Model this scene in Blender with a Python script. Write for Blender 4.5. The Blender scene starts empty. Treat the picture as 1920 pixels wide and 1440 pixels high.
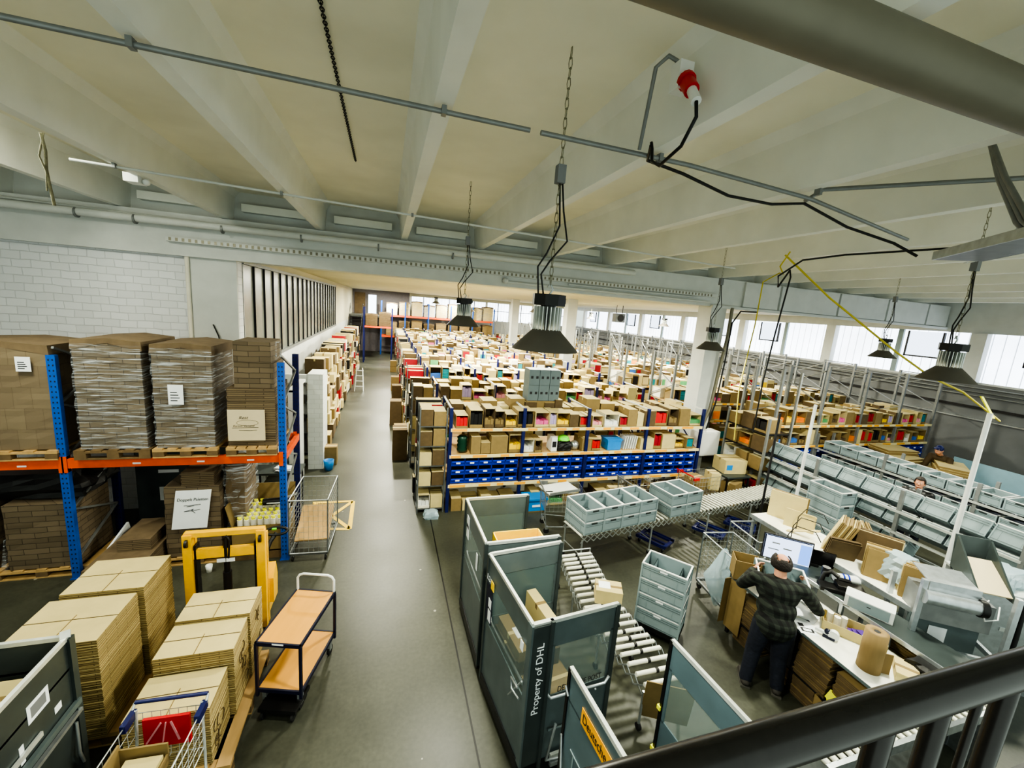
import bpy, math, random
from math import sin, cos, pi, radians
from mathutils import Vector, Matrix
random.seed(7)
C = bpy.context.scene.collection
ORD = ['first','second','third','fourth','fifth','sixth','seventh','eighth','ninth','tenth','eleventh','twelfth','thirteenth','fourteenth','fifteenth','sixteenth','seventeenth','eighteenth','nineteenth','twentieth','twenty-first','twenty-second','twenty-third','twenty-fourth','twenty-fifth','twenty-sixth','twenty-seventh','twenty-eighth','twenty-ninth','thirtieth','thirty-first','thirty-second']
# ------------------------------------------------------------------ materials
MATS = {}
def srgb(r, g, b):
    f = lambda c: (c/255/12.92) if c/255 <= .04045 else ((c/255+.055)/1.055)**2.4
    return (f(r), f(g), f(b), 1)
def base(name, rough=.6, metal=0.):
    m = bpy.data.materials.new(name); m.use_nodes = True
    n = m.node_tree.nodes; b = n['Principled BSDF']
    b.inputs['Roughness'].default_value = rough; b.inputs['Metallic'].default_value = metal
    MATS[name] = m
    return m, n, m.node_tree.links, b
def mat(name, col, rough=.6, metal=0., var=.12, scale=6., bump=0., stretch=(1,1,1), detail=4.):
    """colour broken up by object-space noise"""
    m, n, l, b = base(name, rough, metal)
    c = srgb(*col)
    tc = n.new('ShaderNodeTexCoord'); mp = n.new('ShaderNodeMapping'); mp.inputs['Scale'].default_value = stretch
    nz = n.new('ShaderNodeTexNoise'); nz.inputs['Scale'].default_value = scale; nz.inputs['Detail'].default_value = detail
    rp = n.new('ShaderNodeValToRGB')
    rp.color_ramp.elements[0].position = .3; rp.color_ramp.elements[1].position = .7
    rp.color_ramp.elements[0].color = (c[0]*(1-var), c[1]*(1-var), c[2]*(1-var), 1)
    rp.color_ramp.elements[1].color = (min(1, c[0]*(1+var)), min(1, c[1]*(1+var)), min(1, c[2]*(1+var)), 1)
    l.new(tc.outputs['Object'], mp.inputs['Vector']); l.new(mp.outputs['Vector'], nz.inputs['Vector'])
    l.new(nz.outputs['Fac'], rp.inputs['Fac']); l.new(rp.outputs['Color'], b.inputs['Base Color'])
    if bump:
        bp = n.new('ShaderNodeBump'); bp.inputs['Strength'].default_value = bump; bp.inputs['Distance'].default_value = .02
        l.new(nz.outputs['Fac'], bp.inputs['Height']); l.new(bp.outputs['Normal'], b.inputs['Normal'])
    return m
def emit(name, col, s):
    m, n, l, b = base(name)
    b.inputs['Base Color'].default_value = (.02,.02,.02,1)
    b.inputs['Emission Color'].default_value = srgb(*col); b.inputs['Emission Strength'].default_value = s
    return m
def clear(name, col, alpha, rough=.15, bump=0.):
    """see-through sheet: transparent mixed with a glossy coloured skin"""
    m, n, l, b = base(name, rough)
    b.inputs['Base Color'].default_value = srgb(*col); b.inputs['Alpha'].default_value = alpha
    b.inputs['Specular IOR Level'].default_value = .7
    if bump:
        nz = n.new('ShaderNodeTexNoise'); nz.inputs['Scale'].default_value = 14; nz.inputs['Detail'].default_value = 3
        bp = n.new('ShaderNodeBump'); bp.inputs['Strength'].default_value = bump
        tc = n.new('ShaderNodeTexCoord'); l.new(tc.outputs['Object'], nz.inputs['Vector'])
        l.new(nz.outputs['Fac'], bp.inputs['Height']); l.new(bp.outputs['Normal'], b.inputs['Normal'])
    return m
mat('paint_white', (200,203,200), .55, var=.05, scale=3)
mat('slab', (236,234,218), .75, var=.06, scale=1.2)
mat('rib', (226,228,222), .6, var=.05, scale=2)
mat('soffit', (198,194,172), .8, var=.05, scale=.6)
mat('wall_grey', (120,122,124), .8, var=.12, scale=1.5)
mat('wall_low', (140,142,140), .8, var=.12, scale=1.5)
mat('mauve', (125,120,125), .8, var=.08)
mat('card', (132,112,72), .85, var=.07, scale=9)
mat('card_light', (196,180,128), .85, var=.05, scale=7)
mat('card_dark', (92,76,52), .9, var=.12, scale=8)
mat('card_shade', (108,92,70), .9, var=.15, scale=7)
mat('card_white', (226,222,206), .7, var=.04)
mat('paper', (232,236,240), .7, var=.02)
mat('paper_cream', (205,190,158), .8, var=.03)
mat('ink', (30,30,34), .6, var=.0)
mat('blue_steel', (16,84,176), .35, .1, var=.1, scale=12)
mat('navy', (22,30,88), .4, .1, var=.1)
mat('navy_dark', (14,20,50), .45, .1, var=.1)
mat('orange_steel', (232,88,22), .4, .1, var=.08, scale=10)
mat('yellow_paint', (246,190,10), .35, .05, var=.06, scale=10)
mat('yellow', (245,205,40), .5, var=.05)
mat('yellow_neon', (235,235,60), .6, var=.08)
mat('white_beam', (226,212,160), .5, var=.06, scale=10)
mat('orange_tag', (246,172,8), .5, var=.05)
mat('grey_steel', (112,116,118), .4, .55, var=.12, scale=10)
mat('grey_frame', (135,138,138), .45, .4, var=.1, scale=10)
mat('dark_steel', (48,48,50), .4, .5, var=.15, scale=9)
mat('zinc', (190,196,200), .3, .75, var=.12, scale=16)
mat('alu', (212,216,212), .35, .5, var=.08, scale=20)
mat('panel_grey', (98,110,112), .35, .25, var=.14, scale=4)
mat('panel_dark', (64,72,72), .4, .25, var=.15, scale=4)
mat('panel_blue', (96,116,124), .35, .25, var=.1, scale=3)
mat('crate_grey', (136,152,156), .45, var=.05, scale=5)
mat('crate_dark', (96,110,114), .5, var=.06, scale=5)
mat('bin_blue', (18,48,168), .35, var=.1, scale=12)
mat('tub_blue', (30,130,205), .4, var=.06)
mat('black', (16,16,17), .45, var=.2, scale=9)
mat('black_gloss', (22,20,20), .22, .2, var=.1)
mat('rail_paint', (44,41,40), .26, .1, var=.12, scale=40)
mat('shade_metal', (96,92,84), .55, .0, var=.06)
mat('wood', (206,150,66), .4, var=.08, scale=7, stretch=(1,.15,1))
mat('wood_raw', (178,146,96), .8, var=.16, scale=8, stretch=(1,.25,1))
mat('wood_dark', (108,88,60), .85, var=.2, scale=8, stretch=(1,.25,1))
mat('roller', (218,218,206), .35, .1, var=.05)
mat('desk_top', (226,226,216), .4, var=.05, scale=4)
mat('skin', (196,140,112), .55, var=.06, scale=20)
mat('hair', (36,28,24), .7, var=.3, scale=60, bump=.6)
mat('denim', (26,30,44), .85, var=.2, scale=30, bump=.3)
mat('shoe', (58,54,50), .7, var=.2, scale=20)
mat('sole', (84,82,76), .7)
mat('kraft', (130,108,70), .8, var=.06, scale=30, stretch=(1,1,.1))
mat('duct', (128,124,108), .42, .35, var=.08, scale=5)
mat('duct_grey', (112,108,94), .5, .2, var=.08, scale=3)
mat('red', (196,26,32), .4, var=.06)
mat('crimson', (150,20,36), .5, var=.1)
mat('pink', (214,96,150), .5, var=.1)
mat('rose', (222,150,160), .5, var=.1)
mat('orange', (240,130,30), .5, var=.1)
mat('teal', (28,130,140), .5, var=.1)
mat('sky', (70,120,200), .5, var=.1)
mat('lilac', (176,160,200), .5, var=.1)
mat('dark_green', (20,60,44), .3)
mat('pale_blue', (150,186,204), .5, var=.05)
mat('green', (96,168,110), .5, var=.1)
mat('lime', (110,220,40), .5, var=.1)
mat('plastic_white', (224,226,224), .35, var=.03)
mat('purple', (84,50,140), .5, var=.1)
mat('khaki', (120,92,50), .8, var=.2)
mat('cable_yellow', (190,176,70), .6, var=.1)
mat('rope', (120,116,92), .8, var=.25, scale=60)
mat('jacket', (70,56,36), .8, var=.2)
mat('tyre', (30,30,30), .8)
clear('panel_clear', (120,140,140), .34, .12)

def film_mat():
    m, n, l, b = base('film', .16)
    b.inputs['Base Color'].default_value = srgb(220,226,232)
    tc = n.new('ShaderNodeTexCoord'); mp = n.new('ShaderNodeMapping'); mp.inputs['Scale'].default_value = (1.6,1.6,26)
    nz = n.new('ShaderNodeTexNoise'); nz.inputs['Scale'].default_value = 1.3; nz.inputs['Detail'].default_value = 6; nz.inputs['Distortion'].default_value = .6
    r = n.new('ShaderNodeValToRGB'); e = r.color_ramp.elements
    e[0].position = .5; e[0].color = (.05,.05,.05,1); e[1].position = .74; e[1].color = (.8,.8,.8,1)  # opaque white streaks stand in for glints on the wrap
    bp = n.new('ShaderNodeBump'); bp.inputs['Strength'].default_value = .9; bp.inputs['Distance'].default_value = .03
    l.new(tc.outputs['Object'], mp.inputs['Vector']); l.new(mp.outputs['Vector'], nz.inputs['Vector']); l.new(nz.outputs['Fac'], r.inputs['Fac'])
    l.new(r.outputs['Color'], b.inputs['Alpha']); l.new(nz.outputs['Fac'], bp.inputs['Height']); l.new(bp.outputs['Normal'], b.inputs['Normal'])
film_mat()
clear('bag', (190,214,225), .55, .25, bump=1.)
clear('net', (190,190,180), .35, .4)
emit('screen', (205,222,250), 1.6)
emit('screen_blue', (110,160,240), 1.5)
emit('daylight', (222,234,250), 3.2)
emit('daylight_soft', (214,228,246), 2.0)
emit('lens', (255,246,214), 10.)

def floor_mat():
    m, n, l, b = base('concrete', .38)
    tc = n.new('ShaderNodeTexCoord')
    n1 = n.new('ShaderNodeTexNoise'); n1.inputs['Scale'].default_value = .55; n1.inputs['Detail'].default_value = 8; n1.inputs['Roughness'].default_value = .6
    r1 = n.new('ShaderNodeValToRGB'); e = r1.color_ramp.elements
    e[0].position = .3; e[0].color = srgb(52,54,46); e[1].position = .7; e[1].color = srgb(80,81,69)
    n2 = n.new('ShaderNodeTexNoise'); n2.inputs['Scale'].default_value = 22; n2.inputs['Detail'].default_value = 5
    mx = n.new('ShaderNodeMixRGB'); mx.blend_type = 'OVERLAY'; mx.inputs[0].default_value = .35
    v = n.new('ShaderNodeTexVoronoi'); v.inputs['Scale'].default_value = 1.7
    lt = n.new('ShaderNodeMath'); lt.operation = 'LESS_THAN'; lt.inputs[1].default_value = .035
    m2 = n.new('ShaderNodeMixRGB'); m2.inputs[2].default_value = srgb(150,148,135)
    l.new(tc.outputs['Object'], n1.inputs['Vector']); l.new(tc.outputs['Object'], n2.inputs['Vector']); l.new(tc.outputs['Object'], v.inputs['Vector'])
    l.new(n1.outputs['Fac'], r1.inputs['Fac']); l.new(r1.outputs['Color'], mx.inputs[1]); l.new(n2.outputs['Fac'], mx.inputs[2])
    l.new(v.outputs['Distance'], lt.inputs[0]); l.new(lt.outputs[0], m2.inputs[0]); l.new(mx.outputs[0], m2.inputs[1])
    l.new(m2.outputs[0], b.inputs['Base Color'])
    rr = n.new('ShaderNodeMapRange'); rr.inputs[3].default_value = .28; rr.inputs[4].default_value = .55
    l.new(n1.outputs['Fac'], rr.inputs[0]); l.new(rr.outputs[0], b.inputs['Roughness'])
floor_mat()
def brick_mat(name, c1, c2, mortar, bw, bh, msize, bump, plane='xz', rough=.6, noise=0.):
    m, n, l, b = base(name, rough)
    tc = n.new('ShaderNodeTexCoord'); sp = n.new('ShaderNodeSeparateXYZ'); cb = n.new('ShaderNodeCombineXYZ')
    l.new(tc.outputs['Object'], sp.inputs[0])
    if plane == 'xz': l.new(sp.outputs[0], cb.inputs[0])
    else:
        ad = n.new('ShaderNodeMath'); ad.operation = 'ADD'
        l.new(sp.outputs[0], ad.inputs[0]); l.new(sp.outputs[1], ad.inputs[1]); l.new(ad.outputs[0], cb.inputs[0])
    l.new(sp.outputs[2], cb.inputs[1])
    br = n.new('ShaderNodeTexBrick'); br.inputs['Scale'].default_value = 1
    br.inputs['Brick Width'].default_value = bw; br.inputs['Row Height'].default_value = bh; br.inputs['Mortar Size'].default_value = msize
    br.inputs['Color1'].default_value = srgb(*c1); br.inputs['Color2'].default_value = srgb(*c2); br.inputs['Mortar'].default_value = srgb(*mortar)
    br.inputs['Mortar Smooth'].default_value = .3
    if noise:
        nz = n.new('ShaderNodeTexNoise'); nz.inputs['Scale'].default_value = 3; nz.inputs['Detail'].default_value = 3
        va = n.new('ShaderNodeVectorMath'); va.operation = 'MULTIPLY_ADD'; va.inputs[1].default_value = (noise,noise,0)
        l.new(tc.outputs['Object'], nz.inputs['Vector']); l.new(nz.outputs['Color'], va.inputs[0]); l.new(cb.outputs[0], va.inputs[2]); l.new(va.outputs[0], br.inputs['Vector'])
    else: l.new(cb.outputs[0], br.inputs['Vector'])
    l.new(br.outputs['Color'], b.inputs['Base Color'])
    bp = n.new('ShaderNodeBump'); bp.inputs['Strength'].default_value = bump; bp.inputs['Distance'].default_value = .02; bp.invert = True
    l.new(br.outputs['Fac'], bp.inputs['Height']); l.new(bp.outputs['Normal'], b.inputs['Normal'])
brick_mat('brick_white', (214,216,218), (224,226,228), (206,208,210), .26, .135, .006, .8, noise=.05)
brick_mat('brick_pier', (196,200,198), (206,210,208), (182,186,184), .26, .125, .006, .3, plane='xy')
brick_mat('box_wall', (112,98,78), (92,80,62), (62,53,42), .3, .085, .004, .7, plane='xy', rough=.8, noise=.03)
brick_mat('box_wall_tall', (112,98,78), (122,108,86), (90,78,60), .2, .3, .002, .3, plane='xy', rough=.8, noise=.02)
brick_mat('stack_edge', (176,154,102), (150,130,84), (96,80,50), .33, .024, .0035, .8, plane='xy', rough=.85, noise=.01)
brick_mat('stack_edge_dark', (120,104,80), (98,84,64), (58,48,36), .5, .03, .004, .7, plane='xy', rough=.85, noise=.01)
def plaid():
    m, n, l, b = base('plaid', .9)
    tc = n.new('ShaderNodeTexCoord'); sp = n.new('ShaderNodeSeparateXYZ'); l.new(tc.outputs['Object'], sp.inputs[0])
    outs = []
    ad = n.new('ShaderNodeMath'); ad.operation = 'ADD'; l.new(sp.outputs[0], ad.inputs[0]); l.new(sp.outputs[1], ad.inputs[1])
    for src in (ad.outputs[0], sp.outputs[2]):
        mu = n.new('ShaderNodeMath'); mu.operation = 'MULTIPLY'; mu.inputs[1].default_value = 11
        fr = n.new('ShaderNodeMath'); fr.operation = 'FRACT'; gt = n.new('ShaderNodeMath'); gt.operation = 'GREATER_THAN'; gt.inputs[1].default_value = .5
        l.new(src, mu.inputs[0]); l.new(mu.outputs[0], fr.inputs[0]); l.new(fr.outputs[0], gt.inputs[0]); outs.append(gt.outputs[0])
    s = n.new('ShaderNodeMath'); s.operation = 'ADD'; l.new(outs[0], s.inputs[0]); l.new(outs[1], s.inputs[1])
    d = n.new('ShaderNodeMath'); d.operation = 'MULTIPLY'; d.inputs[1].default_value = .5; l.new(s.outputs[0], d.inputs[0])
    r = n.new('ShaderNodeValToRGB'); e = r.color_ramp.elements; r.color_ramp.interpolation = 'CONSTANT'
    e[0].color = srgb(46,52,45); e[0].position = 0; e[1].color = srgb(26,31,27); e[1].position = .4
    x = r.color_ramp.elements.new(.9); x.color = srgb(10,11,11)
    l.new(d.outputs[0], r.inputs[0]); l.new(r.outputs[0], b.inputs['Base Color'])
plaid()
def frosted():
    """white corrugated glazing emitting its own glow in place of sky light: light and dark vertical ribs"""
    m, n, l, b = base('glazing', .35)
    tc = n.new('ShaderNodeTexCoord'); sp = n.new('ShaderNodeSeparateXYZ'); l.new(tc.outputs['Object'], sp.inputs[0])
    ad = n.new('ShaderNodeMath'); ad.operation = 'ADD'; l.new(sp.outputs[0], ad.inputs[0]); l.new(sp.outputs[1], ad.inputs[1])
    mu = n.new('ShaderNodeMath'); mu.operation = 'MULTIPLY'; mu.inputs[1].default_value = 3.6; l.new(ad.outputs[0], mu.inputs[0])
    fr = n.new('ShaderNodeMath'); fr.operation = 'FRACT'; l.new(mu.outputs[0], fr.inputs[0])
    r = n.new('ShaderNodeValToRGB'); e = r.color_ramp.elements
    e[0].color = (.16,.18,.2,1); e[0].position = .03; e[1].color = (1,1,1,1); e[1].position = .12
    l.new(fr.outputs[0], r.inputs[0])
    nz = n.new('ShaderNodeTexNoise'); nz.inputs['Scale'].default_value = .9; l.new(tc.outputs['Object'], nz.inputs['Vector'])
    mr = n.new('ShaderNodeMapRange'); mr.inputs[3].default_value = .75; mr.inputs[4].default_value = 1.3; l.new(nz.outputs['Fac'], mr.inputs[0])
    st = n.new('ShaderNodeMath'); st.operation = 'MULTIPLY'; st.inputs[1].default_value = 2.4; l.new(mr.outputs[0], st.inputs[0])
    mx = n.new('ShaderNodeMixRGB'); mx.blend_type = 'MULTIPLY'; mx.inputs[0].default_value = 1; mx.inputs[2].default_value = srgb(226,236,250)
    l.new(r.outputs[0], mx.inputs[1]); l.new(mx.outputs[0], b.inputs['Emission Color']); l.new(st.outputs[0], b.inputs['Emission Strength'])
    b.inputs['Base Color'].default_value = (.6,.62,.65,1)
frosted()
def wired_glass():
    m, n, l, b = base('wired_glass', .25)
    tc = n.new('ShaderNodeTexCoord'); nz = n.new('ShaderNodeTexNoise'); nz.inputs['Scale'].default_value = 1.2; nz.inputs['Detail'].default_value = 5
    r = n.new('ShaderNodeValToRGB'); r.color_ramp.elements[0].color = srgb(84,88,84); r.color_ramp.elements[1].color = srgb(140,144,138)
    l.new(tc.outputs['Object'], nz.inputs['Vector']); l.new(nz.outputs['Fac'], r.inputs[0]); l.new(r.outputs[0], b.inputs['Base Color'])
    n2 = n.new('ShaderNodeTexNoise'); n2.inputs['Scale'].default_value = 45; bp = n.new('ShaderNodeBump'); bp.inputs['Strength'].default_value = .4
    l.new(tc.outputs['Object'], n2.inputs['Vector']); l.new(n2.outputs['Fac'], bp.inputs['Height']); l.new(bp.outputs['Normal'], b.inputs['Normal'])
wired_glass()
# ------------------------------------------------------------------ mesh builder
class MB:
    def __init__(s): s.v = []; s.f = []; s.m = []; s.s = []; s.mats = []
    def mi(s, m):
        if m not in s.mats: s.mats.append(m)
        return s.mats.index(m)
    def add(s, vs, fs, m, smooth=False):
        o = len(s.v); k = s.mi(m); s.v += [tuple(v) for v in vs]
        for f in fs: s.f.append(tuple(i+o for i in f)); s.m.append(k); s.s.append(smooth)
        return s
    def box(s, x0, x1, y0, y1, z0, z1, m, rz=0, piv=None, skip='', mt=None):
        vs = [(x, y, z) for z in (z0, z1) for y in (y0, y1) for x in (x0, x1)]
        if rz:
            cx, cy = piv or ((x0+x1)/2, (y0+y1)/2); c, q = cos(rz), sin(rz)
            vs = [(cx+(x-cx)*c-(y-cy)*q, cy+(x-cx)*q+(y-cy)*c, z) for x, y, z in vs]
        fs = {'b':(0,2,3,1), 't':(4,5,7,6), 'f':(0,1,5,4), 'k':(2,6,7,3), 'l':(0,4,6,2), 'r':(1,3,7,5)}
        o = len(s.v); k = s.mi(m); kt = s.mi(mt) if mt else k; s.v += vs
        for key, f in fs.items():
            if key in skip: continue
            s.f.append(tuple(i+o for i in f)); s.m.append(kt if key == 't' else k); s.s.append(False)
        return s
    def obox(s, c, ax, ay, az, m):
        """box from centre and three half-axis vectors"""
        c, ax, ay, az = map(Vector, (c, ax, ay, az))
        vs = [c+i*ax+j*ay+k*az for k in (-1,1) for j in (-1,1) for i in (-1,1)]
        return s.add(vs, [(0,2,3,1),(4,5,7,6),(0,1,5,4),(2,6,7,3),(0,4,6,2),(1,3,7,5)], m)
    def bar(s, a, b, w, h, m, up=(0,0,1)):
        a, b = Vector(a), Vector(b); d = (b-a); L = d.length; d.normalize(); u = Vector(up)
        if abs(d.dot(u)) > .98: u = Vector((0,1,0))
        x = d.cross(u).normalized(); z = x.cross(d)
        return s.obox((a+b)/2, x*w/2, d*L/2, z*h/2, m)
    def tube(s, pts, r, m, n=8, closed=False, r1=None):
        pts = [Vector(p) for p in pts]; N = len(pts); rings = []; o = len(s.v)
        prev = None
        for i, p in enumerate(pts):
            if closed: d = (pts[(i+1) % N]-pts[i-1])
            else: d = (pts[min(i+1, N-1)]-pts[max(i-1, 0)])
            d.normalize()
            if prev is None:
                u = Vector((0,0,1)) if abs(d.z) < .9 else Vector((1,0,0)); x = d.cross(u).normalized()
            else:
                x = prev-d*prev.dot(d)
                x = x.normalized() if x.length > 1e-6 else d.orthogonal().normalized()
            prev = x; y = d.cross(x)
            rr = r if r1 is None else r+(r1-r)*i/(N-1)
            rings.append([p+x*rr*cos(2*pi*k/n)+y*rr*sin(2*pi*k/n) for k in range(n)])
        vs = [v for q in rings for v in q]; fs = []
        for i in range(N if closed else N-1):
            j = (i+1) % N
            for k in range(n): fs.append((i*n+k, i*n+(k+1) % n, j*n+(k+1) % n, j*n+k))
        s.add(vs, fs, m, True)
        if not closed:
            s.add(rings[0], [tuple(range(n))[::-1]], m); s.add(rings[-1], [tuple(range(n))], m)
        return s
    def cyl(s, a, b, r, m, n=12, r1=None): return s.tube([a, b], r, m, n, r1=r1)
    def lathe(s, prof, c, m, n=24, a0=0, smooth=True):
        c = Vector(c); vs = []; fs = []
        for r, z in prof: vs += [c+Vector((r*cos(a0+2*pi*k/n), r*sin(a0+2*pi*k/n), z)) for k in range(n)]
        for i in range(len(prof)-1):
            for k in range(n): fs.append((i*n+k, i*n+(k+1) % n, (i+1)*n+(k+1) % n, (i+1)*n+k))
        return s.add(vs, fs, m, smooth)
    def prism(s, poly, axis, a, b, m):
        """poly (u,v) extruded along axis from a to b; x:(y,z) y:(x,z) z:(x,y)"""
        def P(u, v, w): return {'x':(w,u,v), 'y':(u,w,v), 'z':(u,v,w)}[axis]
        N = len(poly); vs = [P(u, v, a) for u, v in poly]+[P(u, v, b) for u, v in poly]
        fs = [(i, (i+1) % N, N+(i+1) % N, N+i) for i in range(N)]+[tuple(range(N))[::-1], tuple(range(N, 2*N))]
        return s.add(vs, fs, m)
    def quad(s, a, b, c, d, m): return s.add([a, b, c, d], [(0,1,2,3)], m)
    def ball(s, c, r, m, sc=(1,1,1), n=12, k=8, R=None):
        c = Vector(c); vs = []; fs = []
        for i in range(k+1):
            t = pi*i/k
            for j in range(n):
                p = Vector((r*sc[0]*sin(t)*cos(2*pi*j/n), r*sc[1]*sin(t)*sin(2*pi*j/n), r*sc[2]*cos(t)))
                if R: p = R @ p
                vs.append(c+p)
        for i in range(k):
            for j in range(n): fs.append((i*n+j, (i+1)*n+j, (i+1)*n+(j+1) % n, i*n+(j+1) % n))
        return s.add(vs, fs, m, True)
    def caps(s, a, b, r0, r1, m, n=12):
        """tapered limb with round ends"""
        s.cyl(a, b, r0, m, n, r1=r1); s.ball(a, r0, m, n=n); s.ball(b, r1, m, n=n); return s
    def build(s, name, parent=None, loc=None, rz=0):
        me = bpy.data.meshes.new(name); me.from_pydata(s.v, [], s.f)
        for x in s.mats: me.materials.append(MATS[x])
        me.polygons.foreach_set('material_index', s.m); me.polygons.foreach_set('use_smooth', s.s); me.update()
        o = bpy.data.objects.new(name, me); C.objects.link(o)
        if parent: o.parent = parent
        if loc: o.location = loc
        if rz: o.rotation_euler.z = rz
        return o
KIDS = {}
def tag(o, label, cat, group=None, kind=None):
    o['label'] = label; o['category'] = cat
    if group: o['group'] = group
    if kind: o['kind'] = kind
    return o
def thing(name, label, cat, loc=(0,0,0), rz=0, group=None):
    o = bpy.data.objects.new(name, None); C.objects.link(o); o.empty_display_size = .1
    o.location = loc; o.rotation_euler.z = rz
    return tag(o, label, cat, group)
def dup(o, loc, rz=None, label=None, parent=None):
    c = o.copy(); C.objects.link(c)
    if parent is None:
        c.location = loc
        if rz is not None: c.rotation_euler.z = rz
        if label: c['label'] = label
    else: c.parent = parent
    for k in o.children: dup(k, None, parent=c)
    return c
def struct(o): o['kind'] = 'structure'; return o
def stuff(o, label, cat): return tag(o, label, cat, kind='stuff')
def text(body, size, m, name='lettering', parent=None, loc=(0,0,0), rot=(0,0,0), width=None, ext=.001, shear=0, align='LEFT'):
    cu = bpy.data.curves.new(name, 'FONT'); cu.body = body; cu.size = size; cu.extrude = ext; cu.shear = shear; cu.align_x = align
    o = bpy.data.objects.new(name, cu); C.objects.link(o); bpy.context.view_layer.update()
    me = bpy.data.meshes.new_from_object(o.evaluated_get(bpy.context.evaluated_depsgraph_get()))
    bpy.data.objects.remove(o); me.materials.clear(); me.materials.append(MATS[m])
    if width:
        xs = [v.co.x for v in me.vertices]; k = width/(max(xs)-min(xs))
        for v in me.vertices: v.co.x *= k
    q = bpy.data.objects.new(name, me); C.objects.link(q); q.location = loc; q.rotation_euler = rot
    if parent: q.parent = parent
    return q
def scribble(mb, pts, x, z0, y, m='ink', w=.006):
    for a, b in zip(pts, pts[1:]): mb.bar((x+a[0], y, z0+a[1]), (x+b[0], y, z0+b[1]), w, .003, m, up=(0,1,0))
# ------------------------------------------------------------------ camera
cam = bpy.data.cameras.new('camera'); co = bpy.data.objects.new('camera', cam); C.objects.link(co)
ya, pt, ro, F = 0.30363124, 0.17785973, 0.078673, 774.27
fw = Vector((sin(ya)*cos(pt), cos(ya)*cos(pt), -sin(pt))); rg = Vector((cos(ya), -sin(ya), 0)); up = rg.cross(fw)
r_ = rg*cos(ro)+up*sin(ro); u_ = -rg*sin(ro)+up*cos(ro)
M = Matrix((( r_.x, u_.x, -fw.x, 0), (r_.y, u_.y, -fw.y, 0), (r_.z, u_.z, -fw.z, 4.5), (0,0,0,1)))
co.matrix_world = M; cam.sensor_width = 36; cam.lens = F/1920*36; cam.clip_start = .03; cam.clip_end = 200
bpy.context.scene.camera = co
# ================================================================== THE SETTING
XW, YB = 18.0, 38.0
struct(MB().box(-9, XW, -1.5, YB, -.2, 0, 'concrete').build('floor'))
struct(MB().box(-9, XW, -1.5, 9.9, 6.3, 6.5, 'slab').build('ceiling'))
struct(MB().box(-2.95, XW, 9.9, YB, 5.22, 5.5, 'soffit').build('ceiling.001'))
tn = [0]
def trim(mb):
    tn[0] += 1; return struct(mb.build('trim_%d' % tn[0]))
for k in range(-5, 12):                     # concrete ribs under the slab, running away from the viewer
    x = .32+1.62*k
    mb = MB(); prof = [(x-.06,5.75),(x+.06,5.75),(x+.1,6.2),(x+.17,6.302),(x-.17,6.302),(x-.1,6.2)]
    trim(mb.prism(prof, 'y', -1.5, 9.62, 'rib'))
# cross girder with recess above it
trim(MB().box(-9, XW, 9.3, 9.82, 5.0, 5.74, 'paint_white'))
mb = MB().box(-9, XW, 9.62, 9.9, 5.7, 6.35, 'paint_white')
trim(mb)
mb = MB()
for k in range(-3, 11):
    x = .32+1.62*k; mb.box(x+.25, x+1.37, 9.44, 9.62, 5.93, 6.07, 'rib')
trim(mb)
mb = MB()                                    # cover panels on the right half of the girder
for x0 in (9.3, 10.6, 12.9, 15.0, 16.9): mb.box(x0+.03, x0+{9.3:1.25,10.6:2.25,12.9:2.05,15.0:1.85,16.9:1.05}[x0], 9.24, 9.3, 5.06, 5.72, 'paint_white')
trim(mb)
trim(MB().box(8.3, XW, 9.2, 9.3, 4.97, 5.04, 'paint_white'))
# brick end wall behind the pallet rack
struct(MB().box(-9, -2.78, 9.45, 9.75, 0, 5.0, 'brick_white').build('wall_back_left'))
struct(MB().box(-3.55, -2.78, 9.41, 9.46, 2.0, 5.0, 'paint_white').build('wall_back_left.001'))
struct(MB().box(-9.2, -9, -1.5, 9.75, 0, 6.3, 'brick_white').build('wall_left.001'))
# long left wall under and above the strip glazing
mb = MB().box(-2.95, -2.78, 9.75, YB, 0, 2.85, 'paint_white').box(-2.95, -2.78, 25.8, YB, 2.85, 5.22, 'soffit').box(-2.95, -2.78, 9.75, 25.8, 5.02, 5.22, 'soffit')
struct(mb.build('wall_left'))
mb = MB().box(-2.84, -2.81, 9.75, 25.8, 2.85, 5.02, 'wired_glass')
w = struct(mb.build('window_1'))
mb = MB()
for i in range(21):
    y = 9.75+i*16.05/20; mb.box(-2.81, -2.77, y-.018, y+.018, 2.85, 5.02, 'dark_steel' if i else 'grey_frame')
mb.box(-2.9, -2.74, 9.72, 25.8, 2.82, 2.9, 'grey_frame').box(-2.9, -2.74, 9.72, 25.8, 4.98, 5.05, 'grey_frame')
mb.build('window_frame', w)
# back wall with glazing, far right
mb = MB().box(-2.95, 1.9, YB, YB+.2, 0, 5.22, 'mauve').box(1.9, XW, YB, YB+.2, 0, 3.3, 'wall_low').box(1.9, XW, YB, YB+.2, 4.95, 5.22, 'soffit')
struct(mb.build('wall_back'))
wn = 1
for i in range(7):
    x0 = 2.0+i*2.28; wn += 1
    w = struct(MB().box(x0+.1, x0+2.18, YB+.06, YB+.1, 3.3, 4.95, 'glazing').build('window_%d' % wn))
    mb = MB().box(x0-.1, x0+.1, YB-.05, YB+.1, 3.3, 4.95, 'paint_white').box(x0+1.1, x0+1.16, YB, YB+.06, 3.3, 4.95, 'dark_steel')
    mb.box(x0+.1, x0+2.18, YB, YB+.06, 4.2, 4.25, 'dark_steel').build('window_frame', w)
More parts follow.
